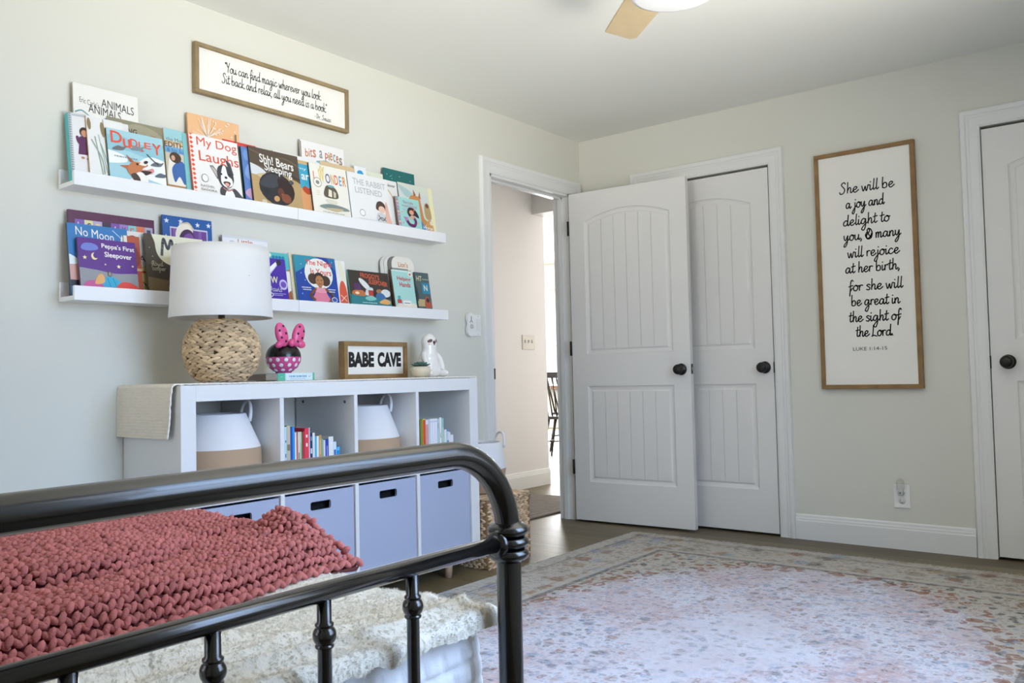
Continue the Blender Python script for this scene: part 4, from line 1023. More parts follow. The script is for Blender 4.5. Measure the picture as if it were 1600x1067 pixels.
def d_shh(a):
    a.blob([(-.1, .72), (.2, .68), (.5, .55), (.8, .5), (1.1, .38), (1.1, 1.1), (-.1, 1.1)], '#57493c'); a.line([(.0, .95), (.4, .86), (.7, .9), (1, .8)], .03, '#6c5c4b'); a.line([(.3, .75), (.6, .64), (1, .55)], .03, '#453930')
    a.blob([(-.1, .7), (.15, .66), (.3, .56), (.2, .45), (-.1, .5)], '#d5d9dc'); a.blob([(-.1, .45), (.2, .5), (.6, .58), (1.1, .4), (1.1, -.1), (-.1, -.1)], '#b79b6b'); a.blob([(.1, .5), (.3, .56), (.5, .55), (.3, .45)], '#cdb88d')
    a.ell(.49, .30, .36, .30, '#2b2a2e', -5); a.blob([(.15, .34), (.3, .52), (.5, .56), (.62, .46), (.4, .3)], '#3d4047'); a.blob([(.52, .5), (.72, .48), (.84, .34), (.8, .16), (.66, .1), (.55, .3)], '#2f211d')
    a.ell(.41, .36, .05, .05, '#3f444c'); a.ell(.27, .24, .06, .06, '#24252b'); a.ell(.56, .24, .07, .09, '#5f3627'); a.ell(.66, .15, .10, .085, '#82492e'); a.ell(.46, .12, .06, .05, '#c49a66', 30); a.ell(.585, .215, .02, .02, '#8f5a3a'); a.ell(.80, .47, .05, .04, '#4d4f55')
    a.text('Shh! Bears', .19, .74, .88, .90, '#f1efe8', .03, -.05); a.text('Sleeping', .27, .57, .83, .75, '#f1efe8', .03, -.05); a.ell(.2, .03, .05, .04, '#cfc7b0')
def d_bits(a):
    a.rect(.0, .66, .015, .98, '#8a6a4a')
    for s_, x0, x1, b0, c_ in (('b', .10, .17, .78, '#c9744a'), ('i', .18, .20, .79, '#b7853f'), ('t', .21, .26, .79, '#c05a3c'), ('s', .27, .34, .79, '#c9744a'), ('a', .42, .49, .80, '#8a8f8c'), ('p', .55, .62, .78, '#c76a4a'), ('i', .63, .65, .80, '#8f8f55'), ('e', .66, .72, .80, '#c98d4a'), ('c', .74, .79, .79, '#7d8f8a'), ('e', .81, .86, .78, '#b7683f'), ('s', .88, .95, .76, '#8a7a6a')): a.text(s_, x0, b0, x1, b0 + .11, c_, .02)
    a.blob([(.33, .74), (.55, .78), (.68, .75), (.6, .71)], '#7fb2c0'); a.poly([(.5, .6), (.56, .72), (.62, .6)], '#6d655c'); a.blob([(.6, .72), (.7, .68), (.74, .56), (.66, .55)], '#4b4742')
def d_fox(a):
    a.rect(0, .93, 1, 1, '#cfae7c'); a.blob([(.4, .3), (.8, .45), (1.1, .4), (1.1, -.1), (.4, -.1)], '#dfa06a'); a.blob([(.78, .42), (.84, .5), (.93, .46), (.98, .5), (1.05, .4), (.9, .34)], '#b9472c'); a.text('my', .72, .8, .92, .85, '#f0f0ea'); a.text('ar', .78, .62, .97, .73, '#f4f2ea', .03)
def d_wonder(a):
    cs = ['#e0553f', '#e9c54a', '#5b5c8f', '#d9a23d', '#e0553f', '#5c9fb8', '#d98a3a']
    for (x0, x1), ch, c_ in zip(((.08, .10), (.22, .37), (.40, .53), (.55, .63), (.65, .74), (.77, .84), (.87, .96)), 'IWONDER', cs): a.text(ch, x0, .64, x1, .84 + (.06 if ch == 'W' else 0), c_, .02)
    a.line([(.25, .86), (.3, .97), (.34, .88), (.38, .96)], .02, '#ecd77a'); a.ell(.17, .62, .11, .10, '#9a978d'); a.ell(.17, .62, .095, .085, '#f0ede2'); a.ell(.17, .62, .05, .04, '#8f8b80')
    a.blob([(.32, .36), (.36, .54), (.46, .6), (.64, .55), (.70, .4), (.62, .34)], '#5e5546'); a.poly([(.42, .37), (.45, .52), (.53, .5), (.52, .36)], '#e6dfc8'); a.poly([(.56, .36), (.57, .5), (.64, .46), (.62, .36)], '#cfc7ae'); a.ell(.52, .585, .09, .025, '#6fa9b5')
    a.blob([(.36, .3), (.6, .3), (.64, .24), (.5, .2), (.36, .24)], '#dad7c6'); a.blob([(.15, .13), (.34, .2), (.6, .21), (.86, .18), (.96, .13), (.7, .10), (.5, .08)], '#7d8a86'); a.blob([(.3, .11), (.55, .14), (.8, .14), (.6, .07)], '#c1b28f')
    for k in range(3): a.rect(.12, .36 + .04 * k, .2, .37 + .04 * k, '#e3cf8f')
    a.fineprint(.22, .03, .8, .05, '#a5a294')
def d_rabbit(a):
    a.text('THE RABBIT', .12, .755, .93, .885, '#bcbec1', .02); a.text('LISTENED', .155, .575, .82, .705, '#bcbec1', .02)
    a.ell(.27, .16, .07, .075, '#9b9b99'); a.ell(.27, .16, .058, .06, '#f0f0ec'); a.blob([(.62, .3), (.66, .44), (.76, .48), (.85, .42), (.86, .3), (.74, .26)], '#4e3d33'); a.ell(.765, .30, .085, .075, '#eac4ad')
    a.blob([(.62, .02), (.64, .2), (.76, .22), (.88, .16), (.9, .0)], '#cfd0d2'); a.line([(.64, .05), (.74, .12), (.86, .04)], .02, '#6a6d72'); a.line([(.66, .16), (.76, .06), (.84, .14)], .02, '#6a6d72'); a.blob([(.84, .12), (.87, .44), (.91, .46), (.95, .2), (.98, .0), (.86, .0)], '#e2b3a0'); a.fineprint(.16, .03, .6, .045, '#c5c5c2')
def d_never(a):
    a.rect(.0, .0, 1, 1, '#e9e8e4'); a.text('Never', .3, .86, .88, .93, '#3a3a3e', .02); a.line([(.1, .9), (.4, .78), (.7, .6)], .05, '#d9b04f'); a.ell(.2, .94, .1, .04, '#3a3a3e')
def d_horse(a):
    a.blob([(-.1, .7), (.3, .92), (.7, .8), (1.1, .9), (1.1, .6), (.5, .6)], '#cfd6d2'); a.blob([(.0, .95), (.4, .8), (.2, .7)], '#a9c4c4'); a.rect(.88, 0, 1, 1, '#ebe6b8')
    a.blob([(.28, .64), (.38, .76), (.58, .74), (.62, .6), (.66, .3), (.74, .22), (.6, .1), (.4, .3)], '#c98a52'); a.poly([(.42, .74), (.43, .9), (.5, .78)], '#a9653a'); a.poly([(.56, .74), (.62, .88), (.63, .7)], '#a9653a'); a.blob([(.7, .4), (.72, .6), (.82, .64), (.88, .5), (.88, .3), (.74, .28)], '#b79a6c'); a.ell(.79, .58, .05, .05, '#6a4a30')
    a.blob([(.7, .0), (.72, .2), (.86, .26), (.9, .0)], '#ce9a5c'); a.blob([(.45, .05), (.55, .22), (.64, .1), (.74, .04)], '#2f7fb5'); a.text('Horse', .60, .04, .88, .12, '#f3f1ea', .02); a.ell(.86, .2, .05, .05, '#e0dcc8')
def d_mermaid(a):
    a.rect(0, 0, .10, 1, '#a98aa6')
    for k in range(9): a.ell(.05, .06 + .11 * k, .035, .035, ['#d9a7b7', '#e6cfa8', '#7fb9b5'][k % 3])
    a.text('The Little', .28, .80, .72, .90, '#c47fa8', .01); a.text('mermaid', .22, .69, .86, .78, '#c47fa8', .01); a.blob([(.42, .52), (.5, .68), (.7, .68), (.84, .56), (.9, .38), (.68, .44), (.5, .38)], '#3a2430'); a.ell(.6, .53, .1, .08, '#d9a183'); a.ell(.72, .62, .04, .03, '#d9534f')
    a.line([(.62, .40), (.74, .26), (.66, .1), (.46, .12), (.36, .26)], .10, '#9b4f93'); a.poly([(.36, .2), (.22, .36), (.42, .34)], '#c07ab8'); a.blob([(.5, .36), (.6, .44), (.7, .38), (.6, .3)], '#d9a183')
    for x, y in ((.2, .5), (.3, .6), (.85, .2), (.2, .15)): a.ell(x, y, .03, .03, '#e3a9b9')
def d_tomorrow(a):
    a.text('TOMORROW', .30, .72, .82, .79, '#dfc79b', .02, -.02); a.text('I WILL BE', .44, .64, .72, .68, '#dfc79b')
    for x, y in ((.1, .9), (.25, .84), (.5, .9), (.85, .86), (.15, .7), (.92, .72)): a.star(x, y, .02, '#9fc9b6')
    a.line([(.18, .86), (.26, .9)], .008, '#9fc9b6')
def d_abc(a):
    a.rect(.07, .64, .98, .88, '#8a5a86'); cols = ['#7b5aa8', '#dcd79f', '#b9a7c9', '#3a2c3f', '#7b4fa0', '#9f7fb8', '#7fbfc6', '#d97b4f', '#a9a3b8']
    for k, (ch, c_) in enumerate(zip('LCT AXFHI', cols)):
        x0 = .075 + .1 * k; a.rect(x0, .70 - .012 * (k % 2), x0 + .098, .885, c_); a.text(ch, x0 + .025, .74, x0 + .072, .85, ['#d9b0dd', '#3b2c44', '#e6d78a', '#8f6a55', '#f1c9d6', '#34203f', '#d95a4a', '#e9543f', '#4a4460'][k], .02) if ch != ' ' else None
    a.rect(.5, .58, .9, .69, '#b5573f'); a.fineprint(.5, .655, .8, .69, '#e9dfae')
def d_nomoon(a):
    a.text('No Moon,', .13, .80, .80, .96, '#f0eee4', .02, -.06); a.text('No Milk', .13, .62, .7, .78, '#f0eee4', .02, -.04); a.line([(.75, .95), (.9, .82), (.95, .72)], .012, '#cfe0ea'); a.poly([(.86, .72), (.9, .9), (.97, .7)], '#eef2ee'); a.blob([(-.1, .4), (.14, .34), (.2, .1), (-.1, .0)], '#d9a59a'); a.blob([(-.1, .52), (.1, .46), (.14, .36), (-.1, .36)], '#e6ecec'); a.rect(0, 0, .2, .1, '#26282e')
def d_sleepover(a):
    # writing and setting as on the cover; the figures are left out
    a.blob([(-.1, .34), (.2, .36), (.6, .30), (1.1, .30), (1.1, -.1), (-.1, -.1)], '#8f9296'); a.blob([(.05, .80), (.1, .88), (.22, .90), (.32, .86), (.33, .78), (.2, .74), (.08, .75)], '#6f7fc9')
    a.text("Peppa's First", .40, .795, .975, .92, '#f3efe6', .03, -.03); a.text('Sleepover', .44, .605, .92, .745, '#f3efe6', .03, -.02)
    a.ell(.265, .63, .055, .075, '#efd9a0'); a.ell(.29, .65, .045, .06, '#54308a')
    for x, y, r in ((.10, .59, .04), (.44, .475, .02), (.67, .45, .04), (.92, .48, .025)): a.star(x, y, r, '#ece3b0')
    a.blob([(.36, .02), (.40, .18), (.55, .22), (.68, .12), (.72, .0)], '#2fa5c9'); a.line([(.45, .2), (.5, .02)], .012, '#1d7fa0'); a.line([(.55, .2), (.6, .02)], .012, '#1d7fa0'); a.blob([(.62, .0), (.7, .12), (.86, .12), (.98, .04), (1, -.05)], '#d9463c'); a.blob([(.05, -.05), (.1, .1), (.3, .12), (.38, -.05)], '#c55a93'); a.blob([(.24, .06), (.3, .24), (.38, .26), (.4, .1)], '#dfa766')
    a.ell(.5, .28, .035, .06, '#6a5540'); a.ell(.5, .28, .02, .04, '#8f9296')
def d_whitec(a):
    a.rect(0, .7, 1, 1, '#e6e3dc'); a.text('C', .1, .80, .5, .93, '#8f2f3a', .03); a.text('A', .6, .5, .95, .6, '#3a3433'); a.rect(0, .0, 1, .42, '#dccb8a'); a.line([(.2, .4), (.6, .2), (.9, .1)], .05, '#4a4640'); a.rect(.2, .3, .9, .34, '#c9574a')
def d_orange(a):
    a.rect(.2, 0, 1, 1, '#b5553a'); a.rect(.2, .35, 1, .4, '#d9b58a'); a.rect(.0, 0, .2, 1, '#e4ded4'); a.blob([(.3, .5), (.7, .8), (.95, .6), (.8, .45)], '#8f3f2d')
def d_max(a):
    a.blob([(.19, 1.1), (.16, .84), (.2, .62), (.36, .48), (.7, .42), (1.1, .5), (1.1, 1.1)], '#e9e6c9'); a.blob([(-.1, .22), (.3, .2), (.7, .16), (1.1, .2), (1.1, -.1), (-.1, -.1)], '#7a6647')
    a.line([(.26, .64), (.31, .93), (.37, .76), (.44, .92), (.47, .68)], .045, '#6b6a70'); a.hand('ax', .48, .76, .66, .10, .028, '#6b6a70'); a.hand('T a t e', .62, .70, 1.0, .09, .025, '#6b6a70')
    a.ell(.52, .50, .1, .12, '#7a5238'); a.ell(.5, .55, .1, .07, '#3b2a20'); a.blob([(.36, .24), (.4, .38), (.56, .42), (.7, .3), (.66, .2), (.42, .18)], '#cfc9b4'); a.line([(.38, .2), (.36, .1), (.46, .08)], .05, '#4a3325'); a.hand('floyd', .07, .44, .26, .04, .012, '#cfc9b4'); a.hand('cooper', .08, .36, .3, .04, .012, '#cfc9b4')
    for x, y in ((.1, .6), (.06, .75), (.14, .5)): a.ell(x, y, .008, .008, '#d5cfb9')
def d_stars(a):
    for x, y in ((.08, .93), (.36, .94), (.7, .92), (.93, .93), (.06, .72), (.95, .7), (.1, .55), (.9, .5)): a.star(x, y, .055, '#dfe3ea')
    a.rect(.14, .55, .9, .86, '#c9c4d6'); a.rect(.16, .57, .88, .84, '#6b3f8c')
    for k in range(4): a.rect(.2 + .17 * k, .57, .26 + .17 * k, .84, '#8358a3')
    a.ell(.42, .78, .17, .16, '#ece2cf', -20); a.ell(.47, .72, .15, .13, '#43264f', -20); a.ell(.5, .70, .11, .10, '#7a4a96', -20); a.line([(.33, .9), (.5, .93), (.6, .86)], .03, '#e9dcc0'); a.rect(.1, .64, .2, .72, '#a7cfe0'); a.rect(.8, .62, .93, .72, '#a7cfe0'); a.rect(.55, .57, .86, .625, '#e6e2d6'); a.text('BUCKLE', .6, .58, .84, .615, '#37343a')
def d_little(a):
    a.rect(.0, .965, 1, 1, '#d3d5d9'); a.rect(0, .83, 1, .965, '#e3e4e6'); a.text('Little', .33, .895, .66, .96, '#c9683f', .02); a.ell(.2, .9, .06, .03, '#c4c7cc')
def d_tealdots(a):
    a.rect(.0, .86, .35, 1, '#efece0'); a.ell(.34, .94, .1, .05, '#e9e7c9')
    for x in (.5, .6, .7, .8): a.ell(x, .9, .045, .035, '#1f7fa6')
    a.blob([(.85, .6), (1.0, .66), (1.1, .5), (.9, .45)], '#c4713c'); a.rect(.7, .0, 1, .62, '#ebe4d6'); a.blob([(.8, .1), (1.1, .25), (1.1, 0), (.8, -.05)], '#a9642f')
def d_bow(a):
    a.poly([(.24, .60), (.44, .56), (.80, .90), (.72, .94)], '#cfcbe9'); a.ell(.78, .90, .09, .07, '#2a2340', 40); a.blob([(.3, .62), (.42, .6), (.7, .84), (.64, .88)], '#efeef5')
    a.text('BOW', .20, .38, .70, .55, '#e9dfae', .03); a.ell(.86, .36, .13, .13, '#c5b9dc'); a.ell(.86, .36, .09, .08, '#6a4fae'); a.hand('in Davis', .2, .18, .8, .07, .018, '#e9e6f2'); a.line([(.35, .2), (.5, .1), (.42, .03)], .02, '#e9e6f2'); a.fineprint(.5, .12, .9, .14, '#cfc7e6'); a.fineprint(.5, .08, .8, .10, '#cfc7e6')
def d_night(a):
    a.blob([(-.1, 1.1), (-.1, .6), (.3, .8), (.6, 1.1)], '#2f8fa5'); a.blob([(.8, 1.1), (.9, .8), (1.1, .7), (1.1, 1.1)], '#2a6f9e'); a.ell(.56, .62, .345, .345, '#e9e9df'); a.text('The Night', .26, .77, .90, .92, '#d5493f', .03, -.01); a.text('Is Yours', .36, .60, .87, .735, '#d5493f', .03, -.01)
    a.ell(.40, .50, .12, .12, '#4a3527'); a.ell(.70, .47, .12, .12, '#4a3527'); a.ell(.55, .50, .13, .15, '#3b281d'); a.ell(.555, .455, .1, .125, '#b27a4f'); a.ell(.515, .475, .014, .012, '#2a1a14'); a.ell(.60, .475, .014, .012, '#2a1a14'); a.line([(.525, .40), (.56, .39), (.60, .40)], .012, '#8f4036'); a.rect(.52, .3, .59, .36, '#a9714a')
    a.blob([(.36, .02), (.42, .2), (.44, .31), (.56, .29), (.68, .31), (.70, .18), (.76, .02)], '#dd7f93')
    for k in range(3): a.line([(.43, .28 - .03 * k), (.56, .265 - .03 * k), (.69, .28 - .03 * k)], .008, '#f1c7cf', False)
    a.line([(.44, .28), (.34, .18), (.30, .12), (.40, .03)], .05, '#a9714a'); a.line([(.68, .28), (.80, .2), (.84, .12), (.76, .02)], .05, '#a9714a'); a.fineprint(.1, .28, .32, .31, '#e9e9ee'); a.fineprint(.12, .235, .32, .26, '#e9e9ee'); a.fineprint(.74, .27, .92, .3, '#e9e9ee'); a.fineprint(.76, .22, .9, .25, '#e9e9ee'); a.ell(.87, .055, .07, .06, '#d9d9de'); a.ell(.87, .055, .055, .045, '#3a57a8')
    for x, y in ((.12, .6), (.2, .45), (.1, .15), (.9, .9), (.14, .8)): a.ell(x, y, .012, .012, '#a9cfe6')
def d_circle(a):
    a.blob([(.3, .9), (.6, .98), (.9, .6), (.6, .5)], '#e6e3c9'); a.ell(.55, .125, .41, .41, '#d95b3f'); a.line([(.27, .055), (.83, .195)], .04, '#f0ebe0', False); a.line([(.27, .195), (.83, .055)], .04, '#f0ebe0', False)
def d_froggy(a):
    a.blob([(-.1, .24), (.3, .3), (.7, .22), (1.1, .16), (1.1, -.1), (-.1, -.1)], '#2f7f86'); a.text("FROGGY'S", .29, .80, .76, .95, '#d9643f', .03, -.03); a.text('SLEEPOVER', .48, .64, .95, .78, '#d9643f', .03, -.06)
    a.blob([(.06, .28), (.08, .4), (.3, .42), (.36, .26)], '#c0703f'); a.rect(.1, .42, .26, .62, '#57355f'); a.ell(.37, .6, .17, .09, '#e3e3dd', -40); a.blob([(.36, .3), (.42, .5), (.56, .5), (.52, .3)], '#cfd9d6'); a.rect(.44, .26, .56, .44, '#b93c34'); a.ell(.72, .42, .08, .07, '#a9764a'); a.ell(.88, .38, .12, .12, '#d8dcdc'); a.blob([(.62, .22), (.66, .36), (.8, .36), (.86, .2)], '#3d6f9e')
    a.blob([(.34, .2), (.5, .28), (.62, .18), (.44, .12)], '#7fc0b6'); a.blob([(.68, .08), (.84, .2), (.98, .12), (.9, .04)], '#dfa766'); a.ell(.16, .33, .05, .04, '#f0d9b0'); a.fineprint(.26, .05, .62, .08, '#cfe0dd')
def d_helping(a):
    a.rect(0, .97, 1, 1, '#dde9e4'); a.text('Helping', .22, .70, .86, .84, '#c43b3f', .04, -.02); a.text('Hands', .30, .55, .82, .68, '#c43b3f', .04)
    a.ell(.86, .91, .10, .06, '#efe9df'); a.ell(.86, .91, .05, .03, '#cf5a4a'); a.blob([(.08, .0), (.2, .1), (.5, .06), (.9, .12), (1, -.05)], '#e6dccb'); a.rect(.36, .06, .74, .2, '#f0ece4'); a.rect(.36, .18, .74, .2, '#d9d2c4'); a.rect(.1, .1, .3, .2, '#c94a44'); a.rect(.14, .2, .26, .3, '#58a7a5'); a.fineprint(.42, .1, .68, .14, '#6f7f8f')
def d_ht(a):
    a.text('HT', .1, .76, .48, .9, '#e2d79f', .02); a.rect(.5, .80, 1, .83, '#8fa38f'); a.rect(.42, .42, .95, .72, '#2f86a6'); a.text('N', .55, .5, .8, .66, '#e9e6cf', .03); a.rect(.0, .06, .6, .26, '#b7a67a'); a.blob([(.5, .05), (.55, .3), (.75, .34), (.9, .2), (.95, .05)], '#b5573f'); a.ell(.72, .24, .12, .06, '#33302e'); a.blob([(.0, .6), (.1, .4), (.05, .2), (-.1, .3)], '#2f3a3c')
def d_lion(a):
    a.text("Lion's", .28, .82, .72, .91, '#c98544', .03); a.fineprint(.26, .76, .74, .785, '#b9a98f'); a.ell(.25, .68, .12, .10, '#d98e55'); a.ell(.8, .68, .12, .10, '#d98e55'); a.ell(.25, .68, .06, .05, '#b9643a'); a.ell(.8, .68, .06, .05, '#b9643a'); a.blob([(.15, .5), (.3, .68), (.52, .74), (.75, .68), (.9, .5), (.5, .3)], '#e6c690'); a.ell(.45, .66, .04, .03, '#efe4cf')
BU = 'picture books on the upper ledges'; BL = 'picture books on the lower ledges'
zu, zl = ZU + .0157, ZL + .0157
B = pbook
B('white picture book with a purple-dressed woman and teal spine, on the upper ledge', zu, -3.231, .211, .254, .075, 8, .027, '#e6e6e6', BU, '#4fb3b5', d_woman)
B('white picture book with cattails on its cover, beside the purple dress book', zu, -3.175, .128, .254, .088, 9, .008, '#e9e9e6', BU, '#b5945a', d_cattail)
B('tall cream book with a blue creature and dark capitals, behind the upper ledge row', zu, -3.207, .232, .367, .045, 3.6, .009, '#eceae3', BU, '#a8a59b', d_animals)
B('brown and olive picture book with a loaf-coloured animal, behind the jumping-dog book', zu, -3.094, .209, .271, .065, 7, .009, '#b9a77c', BU, '#a88d5e', d_baking)
B('light blue picture book with a brown barking dog and red wobbly lettering', zu, -3.112, .209, .221, .1005, 9.5, .010, '#a5d0da', BU, '#59574f', d_dudley)
B('picture book with a blue cloaked figure, between the blue dog book and a teal spine', zu, -2.885, .079, .274, .0755, 7.5, .009, '#d7cdb4', BU, '#c9b48a', d_edith)
B('teal picture book showing only its spine left of the white laughing-dog book', zu, -2.811, .150, .271, .084, 9, .010, '#7fc3c4', BU, '#86cdd0')
B('white picture book with orange zigzag spine, red serif title and a black and white dog', zu, -2.792, .213, .273, .1005, 9.5, .012, '#ebe9e4', BU, '#e2583a', d_dog)
B('tall peach book with a white dandelion, behind the laughing-dog book', zu, -2.776, .227, .360, .045, 3.6, .009, '#eab887', BU, '#c9a06c', d_ilove)
B('red picture book showing only its top edge behind the sleeping-bear book', zu, -2.628, .156, .286, .058, 6, .008, '#d9433c', BU)
B('dark green book showing only an edge right of the laughing-dog book', zu, -2.575, .09, .270, .074, 8.5, .010, '#4d5a45', BU, '#3a4436')
B('blue picture book with a cloudy cover strip left of the sleeping-bear book', zu, -2.556, .073, .269, .0875, 9, .007, '#5f84c0', BU, '#3f62a3', lambda a: (a.blob([(.1, .5), (.4, .7), (.8, .6), (.5, .4)], '#86a5d6'), a.blob([(.0, .15), (.4, .25), (.8, .15), (.4, .05)], '#c99fc0'), a.ell(.3, .85, .2, .1, '#7a9bd0')))
B('brown picture book with a sleeping black bear and white hand lettering', zu, -2.527, .244, .276, .1005, 9.5, .010, '#6a5a48', BU, '#2f2a26', d_shh)
B('white book showing only its top edge between the bear book and the tall white one', zu, -2.391, .153, .286, .06, 6, .007, '#ecebe6', BU, '#9aa0a0')
B('tall white book with multicoloured lettering in an arc, behind the middle of the upper ledge', zu, -2.241, .244, .365, .045, 3.6, .009, '#ebe9e6', BU, '#a9a3a0', d_bits)
B('turquoise picture book with a red fox head, mostly hidden by the sleeping-bear book', zu, -2.435, .220, .266, .0865, 9, .009, '#3fa7c6', BU, '#2f86a5', d_fox)
B('cream picture book with rainbow capitals above a grey whale', zu, -2.224, .208, .263, .1005, 9.5, .010, '#ece9dd', BU, '#3a3f4a', d_wonder)
B('tan book showing only its top edge behind the whale book', zu, -2.139, .197, .289, .06, 6, .007, '#d9c096', BU)
B('narrow white card with a small blue mark sticking up behind the rabbit book', zu, -1.942, .071, .303, .071, 7.5, .003, '#e9ecec', BU, None, lambda a: (a.blob([(.2, .86), (.3, .92), (.6, .93), (.75, .87), (.5, .83)], '#2f9fd0'),))
B('pale green book showing only its top edge left of the dark teal one', zu, -1.914, .153, .292, .060, 6, .007, '#dfe3cf', BU)
B('dark teal book with small gold capitals, at the doorway end of the upper ledge', zu, -1.751, .208, .328, .045, 3.6, .009, '#1f6a68', BU, None, d_tomorrow)
B('white picture book with pale grey capitals and a curly haired child', zu, -2.011, .249, .262, .1005, 9.5, .011, '#eaeae8', BU, '#2d2f35', d_rabbit)
B('white book with a tiny black title and yellow arc, behind the mermaid book', zu, -1.781, .103, .267, .074, 8, .007, '#e9e8e4', BU, None, d_never)
B('picture book with a chestnut horse, last on the upper ledge toward the doorway', zu, -1.679, .237, .270, .0865, 9, .009, '#d3d8c9', BU, '#3a3f42', d_horse)
B('small aqua storybook with a dark haired mermaid and patterned spine', zu, -1.718, .158, .189, .1005, 9.5, .011, '#9ed3cc', BU, '#8a5d52', d_mermaid)
B('wide purple alphabet book with letter tiles along its top', zl, -3.226, .310, .306, .045, 3.6, .010, '#5a2547', BL, '#47203a', d_abc)
B('blue picture book with a white title, behind the square purple one on the lower ledge', zl, -3.236, .209, .259, .0755, 8, .012, '#2f78b5', BL, '#3a3d44', d_nomoon)
B('square purple picture book with moon and stars at the near end of the lower ledge', zl, -3.214, .203, .209, .1005, 9.5, .011, '#5b2d86', BL, '#5c3a52', d_sleepover, page='#cfc5bb')
B('white book with a red letter, showing as a strip right of the purple moon book', zl, -3.03, .075, .255, .062, 6.5, .008, '#e8e4dc', BL, None, d_whitec)
B('rust red book edge showing between the purple moon book and the brown night book', zl, -3.045, .058, .235, .0875, 9, .006, '#b5553a', BL, '#d8cfc0', d_orange)
B('dark brown picture book with a big pale moon, beside the lamp shade', zl, -2.972, .233, .252, .1005, 9.5, .010, '#4a4138', BL, '#5a5248', d_max)
B('blue book with white stars and a purple stage, behind the lamp shade', zl, -2.883, .206, .334, .045, 3.6, .009, '#245a9f', BL, '#1c3f73', d_stars)
B('white book with a short orange word on top, peeking over the lamp shade', zl, -2.632, .212, .286, .045, 3.6, .009, '#e6e6e6', BL, '#8f9399', d_little)
B('teal book with blue dots, behind the violet flashlight book', zl, -2.483, .161, .238, .0715, 7.5, .009, '#57b7ba', BL, None, d_tealdots)
B('violet picture book with a flashlight beam, just right of the lamp shade', zl, -2.517, .155, .209, .1005, 9.5, .009, '#4a2f9c', BL, '#332070', d_bow)
B('white book with a tan top edge, behind the moon-and-girl book', zl, -2.327, .243, .245, .084, 9, .012, '#ddcfae', BL, '#dfe0e4')
B('deep blue picture book with a girl in pink before a white moon', zl, -2.314, .222, .238, .1005, 9.5, .010, '#23489c', BL, '#6fa5a8', d_night)
B('white book with a red crossed circle at its foot, right of the moon-and-girl book', zl, -2.083, .057, .234, .0865, 9, .007, '#e9e7e2', BL, None, d_circle)
B('wide dark picture book with orange lettering and a pillow fight', zl, -2.022, .246, .196, .1005, 9.5, .008, '#3d3530', BL, '#57b0a8', d_froggy)
B('grey book edge behind the pale mint book at the doorway end of the lower ledge', zl, -1.725, .107, .232, .078, 8, .006, '#8f9a94', BL, '#8a6a52')
B('pale mint picture book with two red words, near the doorway end of the lower ledge', zl, -1.749, .141, .220, .1005, 9.5, .014, '#a9d6cf', BL, '#6b4a36', d_helping)
B('dark teal grey book, last on the lower ledge toward the doorway', zl, -1.581, .098, .222, .0855, 9, .009, '#4b6062', BL, None, d_ht)
# board book with rounded tab pages
lb = thing('board_book', 'board book of stepped rounded pages with a lion, standing behind the pale mint book', 'book', (.066, -1.717, zl), BL, (0, -R(7), 0))
def round_top(w_, h_, r):
    pts = [(0, 0), (w_, 0)] + [(w_ - r + r * math.cos(R(d)), h_ - r + r * math.sin(R(d))) for d in range(0, 91, 15)] + [(r + r * math.cos(R(d)), h_ - r + r * math.sin(R(d))) for d in range(90, 181, 15)]
    return pts
for k in range(4):
    dy = -.020 * k; m = MB(); m.prism(round_top(.150, .292 - .001 * k, .042), -.0035, 0, lambda a_, b_, n: (-.0055 * k + n, dy + a_, b_)); m.build('board_page', P(['#e9e4d8', '#77736c', '#e2dfd6', '#d9d6ce'][k], .5), lb, local=True)
a = Art(.150, .292, lambda p, q, n: (n, p, q)); d_lion(a); a.build('cover_print', lb, local=True)

# ================================================================== WALL SIGNS
t = frame_sign('wall_sign', 'tall framed white sign with black handwriting She will be a joy on the back wall', 'sign', fb, 1.516, 2.012, .805, 2.049, .030, .022, m_fwood2, .022, (1.764, -.02, 1.43))
a = Art(.496, 1.244, lambda p, q, n: (1.516 + p, -.022 - n, .805 + q), base=.0006)
m_hand = '#23211f'
for txt, a0, a1, zb, sl_ in (('She will be', 1.645, 1.912, 1.826, .03), ('a joy and', 1.672, 1.862, 1.745, .03), ('delight to', 1.655, 1.886, 1.655, .03), ('you, & many', 1.655, 1.935, 1.577, .02), ('will rejoice', 1.672, 1.925, 1.487, .02), ('at her birth,', 1.658, 1.925, 1.407, .02), ('for she will', 1.672, 1.935, 1.313, .02), ('be great in', 1.682, 1.918, 1.235, .01), ('the sight of', 1.668, 1.920, 1.152, .01), ('the Lord.', 1.700, 1.884, 1.075, .0)):
    a.hand(txt, (a0 - 1.516) / .496, (zb - .805) / 1.244, (a1 - 1.516) / .496, .0225, .0115, m_hand)
a.text('LUKE 1:14-15', (1.682 - 1.516) / .496, (1.002 - .805) / 1.244, (1.848 - 1.516) / .496, (1.020 - .805) / 1.244, '#4a4846')
a.build('lettering', t)
t = frame_sign('wall_sign', 'long framed white sign with slanted script about finding magic, above the upper ledge', 'sign', fl, -2.742, -1.964, 2.056, 2.259, .028, .016, m_fwood, .016, (.01, -2.35, 2.157))
a = Art(.778, .203, lambda p, q, n: (.016 + n, -2.742 + p, 2.056 + q), base=.0006)
ph = lambda y: (y + 2.742) / .778
a.hand('"You can find magic wherever you look', ph(-2.604), .585, ph(-2.118), .10, .0038, m_hand)
a.hand('Sit back and relax, all you need is a book"', ph(-2.618), .345, ph(-2.083), .10, .0038, m_hand)
a.hand('- Dr. Seuss', ph(-2.155), .155, ph(-2.062), .055, .0026, '#77756f')
a.build('lettering', t)

